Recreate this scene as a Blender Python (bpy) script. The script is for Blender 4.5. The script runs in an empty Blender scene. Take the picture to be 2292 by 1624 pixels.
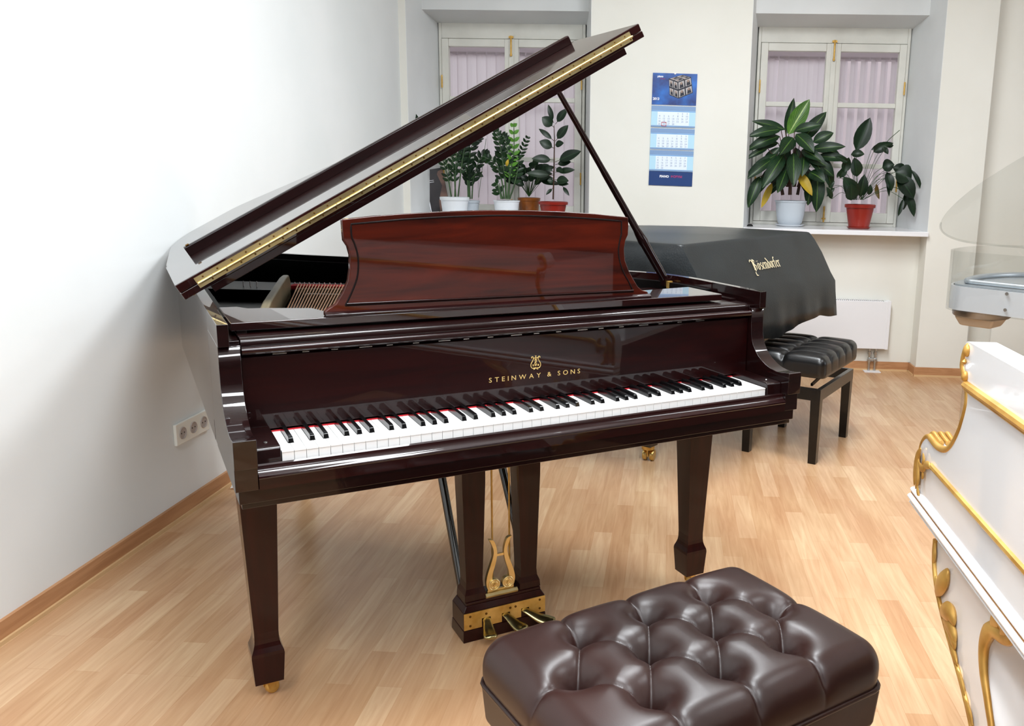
import bpy, bmesh, math, random
import numpy as np
from mathutils import Vector, Matrix
random.seed(7); rng = np.random.RandomState(3)
S = bpy.context.scene
COL = S.collection
pi = math.pi
A = 0.5781                       # turn of the mahogany piano against the room

# ------------------------------------------------------------ materials
def nt(name):
    m = bpy.data.materials.new(name); m.use_nodes = True
    n = m.node_tree.nodes; b = n['Principled BSDF']
    return m, n, m.node_tree.links, b
def lin(c):
    return tuple((x/12.92 if x <= .04045 else ((x+.055)/1.055)**2.4) for x in c)
def mat(name, col, rough=.5, metal=0, coat=0, spec=.5, trans=0, alpha=1, ior=1.45, coatr=.03, srgb=True):
    m, n, l, b = nt(name)
    c = lin(col) if srgb else col
    b.inputs['Base Color'].default_value = (*c, 1)
    b.inputs['Roughness'].default_value = rough
    b.inputs['Metallic'].default_value = metal
    b.inputs['Coat Weight'].default_value = coat
    b.inputs['Coat Roughness'].default_value = coatr
    b.inputs['Specular IOR Level'].default_value = spec
    b.inputs['Transmission Weight'].default_value = trans
    b.inputs['Alpha'].default_value = alpha
    b.inputs['IOR'].default_value = ior
    return m
def ramp(n, l, fac, cols, pos):
    r = n.new('ShaderNodeValToRGB')
    while len(r.color_ramp.elements) < len(cols): r.color_ramp.elements.new(.5)
    for e, c, p in zip(r.color_ramp.elements, cols, pos):
        e.position = p; e.color = (*lin(c), 1)
    l.new(fac, r.inputs['Fac']); return r
def wood(name, c1, c2, scale=(2, 30, 30), rough=.12, coat=1.0, det=6, dist=1.2, lo=.3, hi=.75, coatr=.02, cior=1.5):
    m, n, l, b = nt(name); b.inputs['Coat IOR'].default_value = cior
    tc = n.new('ShaderNodeTexCoord'); mp = n.new('ShaderNodeMapping'); mp.inputs['Scale'].default_value = scale
    l.new(tc.outputs['Object'], mp.inputs['Vector'])
    nz = n.new('ShaderNodeTexNoise'); nz.inputs['Scale'].default_value = 1; nz.inputs['Detail'].default_value = det
    nz.inputs['Distortion'].default_value = dist
    l.new(mp.outputs['Vector'], nz.inputs['Vector'])
    r = ramp(n, l, nz.outputs['Fac'], [c1, c2], [lo, hi])
    l.new(r.outputs['Color'], b.inputs['Base Color'])
    b.inputs['Roughness'].default_value = rough; b.inputs['Coat Weight'].default_value = coat
    b.inputs['Coat Roughness'].default_value = coatr; b.inputs['Specular IOR Level'].default_value = .12
    return m
def noisy(name, c1, c2, scale=5, rough=.5, bump=0, bscale=200, metal=0, coat=0, spec=.5, det=4):
    m, n, l, b = nt(name)
    tc = n.new('ShaderNodeTexCoord'); nz = n.new('ShaderNodeTexNoise')
    nz.inputs['Scale'].default_value = scale; nz.inputs['Detail'].default_value = det
    l.new(tc.outputs['Object'], nz.inputs['Vector'])
    r = ramp(n, l, nz.outputs['Fac'], [c1, c2], [.35, .68]); l.new(r.outputs['Color'], b.inputs['Base Color'])
    b.inputs['Roughness'].default_value = rough; b.inputs['Metallic'].default_value = metal
    b.inputs['Coat Weight'].default_value = coat; b.inputs['Specular IOR Level'].default_value = spec
    if bump:
        n2 = n.new('ShaderNodeTexNoise'); n2.inputs['Scale'].default_value = bscale; n2.inputs['Detail'].default_value = 3
        l.new(tc.outputs['Object'], n2.inputs['Vector'])
        bp = n.new('ShaderNodeBump'); bp.inputs['Strength'].default_value = bump; bp.inputs['Distance'].default_value = .002
        l.new(n2.outputs['Fac'], bp.inputs['Height']); l.new(bp.outputs['Normal'], b.inputs['Normal'])
    return m

M = {}
M['mahogany'] = wood('mahogany lacquer', (.075, .010, .012), (.135, .020, .018), (3, 30, 30), rough=.35, cior=1.35)
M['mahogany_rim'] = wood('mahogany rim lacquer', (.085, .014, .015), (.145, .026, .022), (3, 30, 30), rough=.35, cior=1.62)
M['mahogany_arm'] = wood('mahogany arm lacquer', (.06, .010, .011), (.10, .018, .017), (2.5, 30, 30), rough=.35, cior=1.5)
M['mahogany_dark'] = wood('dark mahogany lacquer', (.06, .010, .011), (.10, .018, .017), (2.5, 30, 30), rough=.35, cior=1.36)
M['mahogany_leg'] = wood('mahogany leg', (.115, .027, .022), (.17, .044, .033), (30, 30, 3), rough=.35, coatr=.10, cior=1.25)
M['mahogany_red'] = wood('figured red mahogany', (.14, .024, .009), (.31, .08, .022), (2.2, 6, 22), rough=.4, det=8, dist=2.0, coatr=.015, cior=1.34)
M['groove'] = mat('dark groove lacquer', (.06, .02, .02), .45, spec=.2)
M['black_gloss'] = mat('black lacquer', (.025, .022, .022), .12, coat=1)
M['black_wood'] = wood('black stool wood', (.03, .026, .024), (.07, .055, .045), (20, 20, 3), rough=.3, coat=.6, coatr=.1)
M['brass'] = noisy('polished brass', (.80, .68, .40), (.90, .79, .52), 9, rough=.28, metal=1)
M['brass_hinge'] = noisy('brushed hinge brass', (.86, .76, .52), (.93, .85, .64), 14, rough=.34, metal=1)
M['brass_old'] = noisy('aged brass', (.78, .61, .30), (.90, .75, .44), 25, rough=.45, metal=.75)
M['pedal'] = noisy('worn pedal brass', (.58, .54, .38), (.76, .70, .50), 25, rough=.26, metal=1)
M['screw'] = mat('brass screw', (.42, .30, .12), .45, metal=.8)
M['steel'] = mat('steel', (.75, .75, .74), .25, metal=1)
M['ivory'] = mat('white key top', (.97, .965, .96), .18, coat=.5)
M['ebony'] = mat('black key', (.03, .03, .035), .2, coat=.5)
M['felt'] = noisy('red felt', (.66, .05, .10), (.78, .09, .15), 80, rough=.9)
M['inside'] = mat('black piano inside', (.018, .012, .012), .4, spec=.25)
M['plate'] = noisy('bronzed iron plate', (.42, .33, .22), (.50, .40, .28), 12, rough=.4, metal=.4)
M['strut'] = noisy('bronzed plate strut', (.50, .46, .36), (.58, .53, .42), 8, rough=.4, metal=.3)
M['copper'] = mat('copper wound string', (.90, .70, .54), .45, metal=.6)
M['gold_print'] = mat('gold lettering', (.86, .73, .45), .4, metal=.25)
M['leather'] = noisy('brown button leather', (.125, .056, .043), (.18, .080, .060), 3.0, rough=.36, bump=.05, bscale=600, spec=.5)
M['leather_black'] = noisy('black leather', (.035, .035, .04), (.06, .06, .065), 4, rough=.3, bump=.15, bscale=300, spec=.6)
M['cover'] = noisy('black leatherette cover', (.07, .085, .095), (.105, .125, .135), 6, rough=.38, bump=.35, bscale=160)
M['white_gloss'] = mat('white piano lacquer', (.93, .93, .935), .15, coat=.8)
M['gilt'] = noisy('gilding', (.72, .53, .24), (.84, .67, .36), 18, rough=.38, metal=.45)
M['gilt_shade'] = noisy('gilt line', (.74, .50, .26), (.84, .62, .36), 18, rough=.4, metal=.5)
M['wall_white'] = noisy('cool white wall paint', (.89, .905, .905), (.92, .93, .93), 1.5, rough=.75, bump=.1, bscale=60)
M['wall_cream'] = noisy('cream wall paint', (.895, .890, .855), (.92, .915, .885), 1.5, rough=.75, bump=.1, bscale=60)
M['reveal'] = noisy('window reveal paint', (.86, .87, .87), (.90, .91, .91), 2, rough=.7)
M['house_pink'] = noisy('pink rendered house wall', (.85, .80, .81), (.89, .84, .85), 3, rough=.9)
M['dim'] = mat('dim taupe wall paint', (.20, .185, .18), .8)  # unseen walls coloured dark so the lacquer reflects a dark room
M['ceiling'] = mat('ceiling paint', (.93, .93, .92), .8)
M['frame'] = noisy('old cream window paint', (.85, .845, .81), (.895, .89, .855), 6, rough=.42)
M['sill'] = mat('white window sill', (.94, .94, .95), .25, coat=.4)
M['radiator'] = mat('white radiator enamel', (.92, .92, .93), .35)
M['grille'] = mat('radiator grille gap', (.35, .35, .36), .6)
M['pot_white'] = mat('white plastic pot', (.90, .92, .94), .35)
M['pot_grey'] = mat('grey plastic pot', (.74, .77, .80), .4)
M['pot_red'] = noisy('terracotta red plastic pot', (.50, .10, .055), (.58, .135, .07), 4, rough=.35)
M['pot_brown'] = noisy('brown glazed pot', (.42, .23, .08), (.58, .33, .12), 14, rough=.3)
M['soil'] = noisy('potting soil', (.10, .08, .08), (.2, .16, .14), 60, rough=.95)
M['stem_g'] = noisy('green plant stem', (.14, .25, .12), (.24, .36, .18), 20, rough=.5)
M['stem_b'] = noisy('brown plant stem', (.20, .13, .09), (.32, .2, .13), 20, rough=.7)
M['plastic_white'] = mat('white socket plastic', (.93, .93, .90), .3)
M['hole'] = mat('socket recess', (.70, .66, .64), .5)  # darker grey on a flat disc stands in for recess shade
M['dark_hole'] = mat('pin hole', (.08, .08, .08), .6)  # near-black dots paint the darkness of the pin openings
M['stick'] = mat('plant cane', (.75, .66, .58), .6)
M['alu'] = noisy('brushed aluminium', (.72, .74, .76), (.78, .80, .82), 5, rough=.35, metal=.55)
M['chrome'] = mat('chrome collar', (.60, .60, .60), .3, metal=.85)
M['block_beige'] = mat('clear beige block', (.78, .73, .66), .35)
M['cream_print'] = mat('cream lettering', (.86, .80, .66), .5)
M['red_paint'] = mat('red frame', (.72, .08, .20), .4)
M['rubber'] = mat('black rubber', (.05, .05, .05), .7)
M['paper'] = mat('white paper scrap', (.9, .9, .88), .8)

def leafmat(name, c1, c2, vein=None, rough=.32):
    m, n, l, b = nt(name)
    uv = n.new('ShaderNodeUVMap'); sep = n.new('ShaderNodeSeparateXYZ'); l.new(uv.outputs['UV'], sep.inputs[0])
    tc = n.new('ShaderNodeTexCoord'); nz = n.new('ShaderNodeTexNoise'); nz.inputs['Scale'].default_value = 9
    l.new(tc.outputs['Object'], nz.inputs['Vector'])
    r = ramp(n, l, nz.outputs['Fac'], [c1, c2], [.35, .7])
    out = r.outputs['Color']
    if vein:
        # centre rib and feathered side veins from the leaf's own UV
        s1 = n.new('ShaderNodeMath'); s1.operation = 'SUBTRACT'; s1.inputs[1].default_value = .5; l.new(sep.outputs['X'], s1.inputs[0])
        ab = n.new('ShaderNodeMath'); ab.operation = 'ABSOLUTE'; l.new(s1.outputs[0], ab.inputs[0])
        mm = n.new('ShaderNodeMath'); mm.operation = 'MULTIPLY'; mm.inputs[1].default_value = 1.3; l.new(ab.outputs[0], mm.inputs[0])
        sb = n.new('ShaderNodeMath'); sb.operation = 'SUBTRACT'; l.new(sep.outputs['Y'], sb.inputs[0]); l.new(mm.outputs[0], sb.inputs[1])
        fr = n.new('ShaderNodeMath'); fr.operation = 'MULTIPLY'; fr.inputs[1].default_value = 7; l.new(sb.outputs[0], fr.inputs[0])
        f2 = n.new('ShaderNodeMath'); f2.operation = 'FRACT'; l.new(fr.outputs[0], f2.inputs[0])
        lt = n.new('ShaderNodeMath'); lt.operation = 'LESS_THAN'; lt.inputs[1].default_value = .13; l.new(f2.outputs[0], lt.inputs[0])
        lim = n.new('ShaderNodeMath'); lim.operation = 'LESS_THAN'; lim.inputs[1].default_value = .36; l.new(ab.outputs[0], lim.inputs[0])
        ve = n.new('ShaderNodeMath'); ve.operation = 'MULTIPLY'; l.new(lt.outputs[0], ve.inputs[0]); l.new(lim.outputs[0], ve.inputs[1])
        v2 = n.new('ShaderNodeMath'); v2.operation = 'MULTIPLY'; v2.inputs[1].default_value = .5; l.new(ve.outputs[0], v2.inputs[0])
        ce = n.new('ShaderNodeMath'); ce.operation = 'LESS_THAN'; ce.inputs[1].default_value = .035; l.new(ab.outputs[0], ce.inputs[0])
        mx = n.new('ShaderNodeMath'); mx.operation = 'MAXIMUM'; l.new(v2.outputs[0], mx.inputs[0]); l.new(ce.outputs[0], mx.inputs[1])
        mix = n.new('ShaderNodeMix'); mix.data_type = 'RGBA'; l.new(mx.outputs[0], mix.inputs['Factor'])
        l.new(out, mix.inputs['A']); mix.inputs['B'].default_value = (*lin(vein), 1); out = mix.outputs['Result']
    l.new(out, b.inputs['Base Color']); b.inputs['Roughness'].default_value = rough
    b.inputs['Specular IOR Level'].default_value = .32
    return m
M['leaf_dark'] = leafmat('dark rubber leaf', (.035, .10, .05), (.075, .17, .08), (.12, .22, .12), .38)
M['leaf_mid'] = leafmat('glossy green leaf', (.045, .13, .055), (.10, .23, .09), None, .3)
M['leaf_light'] = leafmat('young light leaf', (.30, .50, .16), (.38, .60, .20), None, .4)
M['leaf_vein'] = leafmat('veined dark leaf', (.04, .13, .07), (.08, .20, .10), (.30, .42, .18), .38)
M['leaf_vein_light'] = leafmat('veined young leaf', (.20, .36, .10), (.34, .52, .17), (.66, .76, .45), .35)
M['leaf_olive'] = leafmat('withered olive leaf', (.28, .24, .08), (.36, .28, .10), None, .5)
M['leaf_yellow'] = leafmat('yellowed leaf', (.62, .52, .12), (.74, .62, .16), None, .5)

# floor: three-strip beech laminate running along the room
def floor_mat():
    m, n, l, b = nt('beech laminate floor')
    tc = n.new('ShaderNodeTexCoord'); mp = n.new('ShaderNodeMapping')
    mp.inputs['Rotation'].default_value = (0, 0, pi/2)
    l.new(tc.outputs['Object'], mp.inputs['Vector'])
    br = n.new('ShaderNodeTexBrick'); br.offset = .37; br.offset_frequency = 2; br.squash = 1
    br.inputs['Scale'].default_value = 1; br.inputs['Brick Width'].default_value = .43; br.inputs['Row Height'].default_value = .066
    br.inputs['Mortar Size'].default_value = .0004; br.inputs['Mortar Smooth'].default_value = .1; br.inputs['Bias'].default_value = 0
    br.inputs['Color1'].default_value = (*lin((.84, .715, .575)), 1); br.inputs['Color2'].default_value = (*lin((.775, .62, .47)), 1)
    br.inputs['Mortar'].default_value = (*lin((.74, .58, .43)), 1)
    l.new(mp.outputs['Vector'], br.inputs['Vector'])
    m2 = n.new('ShaderNodeMapping'); m2.inputs['Scale'].default_value = (24, 1.6, 1); l.new(tc.outputs['Object'], m2.inputs['Vector'])
    nz = n.new('ShaderNodeTexNoise'); nz.inputs['Scale'].default_value = 2.2; nz.inputs['Detail'].default_value = 7; nz.inputs['Distortion'].default_value = 1.1
    l.new(m2.outputs['Vector'], nz.inputs['Vector'])
    r = ramp(n, l, nz.outputs['Fac'], [(.90, .86, .82), (1, 1, 1)], [.3, .7])
    mx = n.new('ShaderNodeMix'); mx.data_type = 'RGBA'; mx.blend_type = 'MULTIPLY'; mx.inputs['Factor'].default_value = .8
    l.new(br.outputs['Color'], mx.inputs['A']); l.new(r.outputs['Color'], mx.inputs['B'])
    m3 = n.new('ShaderNodeMapping'); m3.inputs['Scale'].default_value = (3.1, .9, 1); l.new(tc.outputs['Object'], m3.inputs['Vector'])
    n3 = n.new('ShaderNodeTexNoise'); n3.inputs['Scale'].default_value = 2.5; n3.inputs['Detail'].default_value = 2; l.new(m3.outputs['Vector'], n3.inputs['Vector'])
    r3 = ramp(n, l, n3.outputs['Fac'], [(.94, .89, .86), (1, 1, .99)], [.35, .65])
    m4 = n.new('ShaderNodeMix'); m4.data_type = 'RGBA'; m4.blend_type = 'MULTIPLY'; m4.inputs['Factor'].default_value = .7
    l.new(mx.outputs['Result'], m4.inputs['A']); l.new(r3.outputs['Color'], m4.inputs['B'])
    l.new(m4.outputs['Result'], b.inputs['Base Color'])
    b.inputs['Roughness'].default_value = .27; b.inputs['Specular IOR Level'].default_value = .36
    return m
M['floor'] = floor_mat()
M['baseboard'] = wood('beech baseboard', (.68, .49, .34), (.78, .59, .43), (6, 3, 40), rough=.4, coat=.1)
M['base_lip'] = mat('light baseboard lip', (.84, .70, .52), .4)

def glass(name, tint=(1, 1, 1), rough=0, mixw=.12):
    # thin clear sheet: mostly transparent, a share of mirror reflection by facing angle
    m = bpy.data.materials.new(name); m.use_nodes = True; n = m.node_tree.nodes; l = m.node_tree.links; n.clear()
    o = n.new('ShaderNodeOutputMaterial'); t = n.new('ShaderNodeBsdfTransparent'); t.inputs[0].default_value = (*tint, 1)
    g = n.new('ShaderNodeBsdfGlossy'); g.inputs['Roughness'].default_value = .03
    f0 = n.new('ShaderNodeLayerWeight'); f0.inputs['Blend'].default_value = .5
    pw_ = n.new('ShaderNodeMath'); pw_.operation = 'POWER'; pw_.inputs[1].default_value = 4; l.new(f0.outputs['Facing'], pw_.inputs[0])
    f = n.new('ShaderNodeMath'); f.operation = 'MULTIPLY_ADD'; f.inputs[1].default_value = mixw*3; f.inputs[2].default_value = mixw*.12; l.new(pw_.outputs[0], f.inputs[0])
    mx = n.new('ShaderNodeMixShader'); l.new(f.outputs[0], mx.inputs[0]); l.new(t.outputs[0], mx.inputs[1]); l.new(g.outputs[0], mx.inputs[2])
    l.new(mx.outputs[0], o.inputs[0]); return m
M['glass'] = glass('window glass', mixw=.03)
M['acrylic'] = glass('clear acrylic', (.95, .955, .95), mixw=.25)
M['acrylic_frost'] = mat('frosted acrylic over aluminium', (.80, .81, .83), .25, coat=.6)
def blind_mat():
    m = bpy.data.materials.new('translucent blind fabric'); m.use_nodes = True; n = m.node_tree.nodes; l = m.node_tree.links; n.clear()
    o = n.new('ShaderNodeOutputMaterial'); t = n.new('ShaderNodeBsdfTranslucent'); t.inputs[0].default_value = (*lin((.90, .87, .89)), 1)
    d = n.new('ShaderNodeBsdfDiffuse'); d.inputs[0].default_value = (*lin((.89, .87, .88)), 1)
    mx = n.new('ShaderNodeMixShader'); mx.inputs[0].default_value = .5
    l.new(t.outputs[0], mx.inputs[1]); l.new(d.outputs[0], mx.inputs[2]); l.new(mx.outputs[0], o.inputs[0]); return m
M['blind'] = blind_mat()

# ------------------------------------------------------------ mesh helpers
def obj(name, verts, faces, m=None, parent=None, smooth=None, uvs=None, mats=None, fm=None):
    me = bpy.data.meshes.new(name); me.from_pydata([tuple(v) for v in verts], [], [tuple(f) for f in faces]); me.update()
    bm = bmesh.new(); bm.from_mesh(me)
    if uvs is None: bmesh.ops.recalc_face_normals(bm, faces=bm.faces)
    bm.to_mesh(me); bm.free()
    if uvs is not None:
        ul = me.uv_layers.new(name='UVMap')
        for lp in me.loops: ul.data[lp.index].uv = uvs[lp.vertex_index]
    for mm in (mats or [m]): me.materials.append(M[mm] if isinstance(mm, str) else mm)
    if fm:
        for p, i in zip(me.polygons, fm): p.material_index = i
    if smooth is not None:
        for p in me.polygons: p.use_smooth = True
        if smooth < 180: me.set_sharp_from_angle(angle=math.radians(smooth))
    o = bpy.data.objects.new(name, me); COL.objects.link(o)
    if parent: o.parent = parent
    return o
class MB:
    """collects shapes that form ONE part"""
    def __init__(s): s.v = []; s.f = []; s.mi = []; s.uv = []
    def add(s, v, f, mi=0, uv=None):
        k = len(s.v); s.v += [tuple(p) for p in v]; s.f += [tuple(i+k for i in q) for q in f]; s.mi += [mi]*len(f)
        s.uv += list(uv) if uv is not None else [(0, 0)]*len(v)
        return s
    def build(s, name, m, parent=None, smooth=None, uv=False, bevel=0, seg=2):
        ms = m if isinstance(m, (list, tuple)) else [m]
        o = obj(name, s.v, s.f, parent=parent, smooth=smooth, mats=ms, fm=s.mi, uvs=s.uv if uv else None)
        if bevel:
            md = o.modifiers.new('bevel', 'BEVEL'); md.width = bevel; md.segments = seg; md.limit_method = 'ANGLE'; md.angle_limit = math.radians(40)
            for p in o.data.polygons: p.use_smooth = True
            md.harden_normals = True
        return o
def box(x0, x1, y0, y1, z0, z1):
    v = [(x, y, z) for x in (x0, x1) for y in (y0, y1) for z in (z0, z1)]
    return v, [(0, 1, 3, 2), (4, 6, 7, 5), (0, 4, 5, 1), (2, 3, 7, 6), (0, 2, 6, 4), (1, 5, 7, 3)]
def frus(cx, cy, z0, z1, a0, b0, a1, b1, c1x=None, c1y=None):
    c1x = cx if c1x is None else c1x; c1y = cy if c1y is None else c1y
    v = []
    for z, a, b, x, y in ((z0, a0, b0, cx, cy), (z1, a1, b1, c1x, c1y)):
        v += [(x-a, y-b, z), (x+a, y-b, z), (x+a, y+b, z), (x-a, y+b, z)]
    return v, [(0, 3, 2, 1), (4, 5, 6, 7), (0, 1, 5, 4), (1, 2, 6, 5), (2, 3, 7, 6), (3, 0, 4, 7)]
def prism(pts, a, b, axis='x'):
    """closed polygon pts (p,q) pushed from a to b along axis; (p,q) are the other two axes in order"""
    n = len(pts); f3 = {'x': lambda p, q, t: (t, p, q), 'y': lambda p, q, t: (p, t, q), 'z': lambda p, q, t: (p, q, t)}[axis]
    v = [f3(p, q, a) for p, q in pts]+[f3(p, q, b) for p, q in pts]
    f = [tuple(range(n)), tuple(range(2*n-1, n-1, -1))]+[(i, (i+1) % n, (i+1) % n+n, i+n) for i in range(n)]
    return v, f
def catmull(pts, k=8, closed=False):
    P = [np.array(p, float) for p in pts]; out = []; n = len(P)
    rngi = range(n) if closed else range(n-1)
    for i in rngi:
        p0 = P[(i-1) % n] if (closed or i > 0) else 2*P[0]-P[1]
        p1 = P[i]; p2 = P[(i+1) % n]; p3 = P[(i+2) % n] if (closed or i+2 < n) else 2*P[-1]-P[-2]
        for j in range(k):
            t = j/k
            out.append(.5*((2*p1)+(-p0+p2)*t+(2*p0-5*p1+4*p2-p3)*t*t+(-p0+3*p1-3*p2+p3)*t**3))
    if not closed: out.append(P[-1])
    return [tuple(p) for p in out]
def tube(path, r, seg=8, cap=True, flat=1.0, ref=None):
    P = [np.array(p, float) for p in path]; n = len(P)
    rs = r if hasattr(r, '__len__') else [r]*n
    v = []; f = []; up = None
    for i in range(n):
        t = P[min(i+1, n-1)]-P[max(i-1, 0)]; t /= (np.linalg.norm(t)+1e-12)
        if up is None:
            a = np.array(ref if ref is not None else ((0, 0, 1.) if abs(t[2]) < .9 else (1., 0, 0)))
            up = a-t*(a@t)
        else: up = up-t*(up@t)
        up = up/(np.linalg.norm(up)+1e-12); s = np.cross(t, up)
        for k in range(seg):
            an = 2*pi*k/seg; v.append(tuple(P[i]+rs[i]*(math.cos(an)*s+flat*math.sin(an)*up)))
    for i in range(n-1):
        for k in range(seg):
            f.append((i*seg+k, i*seg+(k+1) % seg, (i+1)*seg+(k+1) % seg, (i+1)*seg+k))
    if cap: f += [tuple(range(seg-1, -1, -1)), tuple((n-1)*seg+k for k in range(seg))]
    return v, f
def lathe(prof, c=(0, 0, 0), seg=32, cap=True):
    v = []; f = []; n = len(prof)
    for r, z in prof:
        for k in range(seg):
            a = 2*pi*k/seg; v.append((c[0]+r*math.cos(a), c[1]+r*math.sin(a), c[2]+z))
    for i in range(n-1):
        for k in range(seg): f.append((i*seg+k, i*seg+(k+1) % seg, (i+1)*seg+(k+1) % seg, (i+1)*seg+k))
    if cap: f += [tuple(range(seg-1, -1, -1)), tuple((n-1)*seg+k for k in range(seg))]
    return v, f
def cyl(p0, p1, r, seg=16): return tube([p0, p1], r, seg)
def xf(vf, mx):
    v, f = vf; return [tuple(mx @ Vector(p)) for p in v], f
def part(name, vf, m, parent=None, smooth=None, bevel=0, seg=2):
    b = MB()
    for q in (vf if isinstance(vf, list) else [vf]): b.add(*q)
    return b.build(name, m, parent, smooth, bevel=bevel, seg=seg)
def thing(name, label, cat, loc=(0, 0, 0), rz=0, group=None):
    o = bpy.data.objects.new(name, None); COL.objects.link(o); o.location = loc; o.rotation_euler = (0, 0, rz)
    o.empty_display_size = .1; o['label'] = label; o['category'] = cat
    if group: o['group'] = group
    return o
def tag(o, label, cat, group=None):
    o['label'] = label; o['category'] = cat
    if group: o['group'] = group
    return o
def struct(name, vf, m, **k):
    o = part(name, vf, m, **k); o['kind'] = 'structure'; return o
def rotp(p):      # piano frame to room frame
    c, s = math.cos(A), math.sin(A); return (c*p[0]-s*p[1], s*p[0]+c*p[1], p[2] if len(p) > 2 else 0)
_tc = {}
def text_vf(s, size, extr=.0004, bold=0.0, spacing=1.0, shear=0):
    """text as plain mesh data in the xy plane, origin at its left baseline"""
    key = (s, size, extr, bold, spacing, shear)
    if key in _tc: return _tc[key]
    cu = bpy.data.curves.new('t', 'FONT'); cu.body = s; cu.size = size; cu.extrude = extr; cu.offset = bold; cu.space_character = spacing
    cu.shear = shear; cu.resolution_u = 3
    o = bpy.data.objects.new('t', cu); COL.objects.link(o)
    dg = bpy.context.evaluated_depsgraph_get(); dg.update()
    me = bpy.data.meshes.new_from_object(o.evaluated_get(dg))
    r = ([tuple(v.co) for v in me.vertices], [tuple(p.vertices) for p in me.polygons])
    bpy.data.objects.remove(o); bpy.data.curves.remove(cu); bpy.data.meshes.remove(me)
    _tc[key] = r; return r
def width(vf): xs = [p[0] for p in vf[0]]; return (max(xs)-min(xs), min(xs)) if xs else (0, 0)

# ------------------------------------------------------------ room
WX, WY, YB = -1.543, 3.82, 4.30        # left wall, window wall face, window plane
CZ = 3.15
struct('floor', box(WX-.1, 7.0, -7.2, 4.4, -.05, 0), 'floor')
struct('ceiling', box(WX-.1, 7.0, -7.2, 4.5, CZ, CZ+.1), 'ceiling')
struct('wall_left', box(WX-.15, WX, -7.2, 4.5, 0, CZ), 'wall_white')
wr = MB()
for a_, b_ in ((-7.2, .2), (2.2, 4.5)): wr.add(*box(6.9, 7.0, a_, b_, 0, CZ))
for a_, b_ in ((.2, 2.2),): wr.add(*box(6.9, 7.0, a_, b_, 0, .95)); wr.add(*box(6.9, 7.0, a_, b_, 2.6, CZ))  # unseen opening added for a side fill light
wr.build('wall_right', 'dim')['kind'] = 'structure'
SZ = .962                              # sill top
N1a, N1b, N2a, N2b = -1.497, -.301, .715, 1.91
REC = 3.965                            # wall under the windows stands back
def wall_piece(name, *a): return struct(name, box(*a), 'wall_cream')
wall_piece('wall_back', WX, N1a, WY, 4.45, 0, CZ)
wall_piece('wall_back', N1b, N2a, WY, 4.45, 0, CZ)
wall_piece('wall_back', N2b, 2.23, WY, 4.45, 0, CZ)
wall_piece('wall_back', 2.23, 6.95, WY+.14, 4.45, 0, CZ)
for a, b in ((N1a, N1b), (N2a, N2b)):
    wall_piece('wall_back', a, b, REC, 4.45, 0, SZ-.03)
    wall_piece('wall_back', a, b, WY, 4.45, 2.62, CZ)
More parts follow.
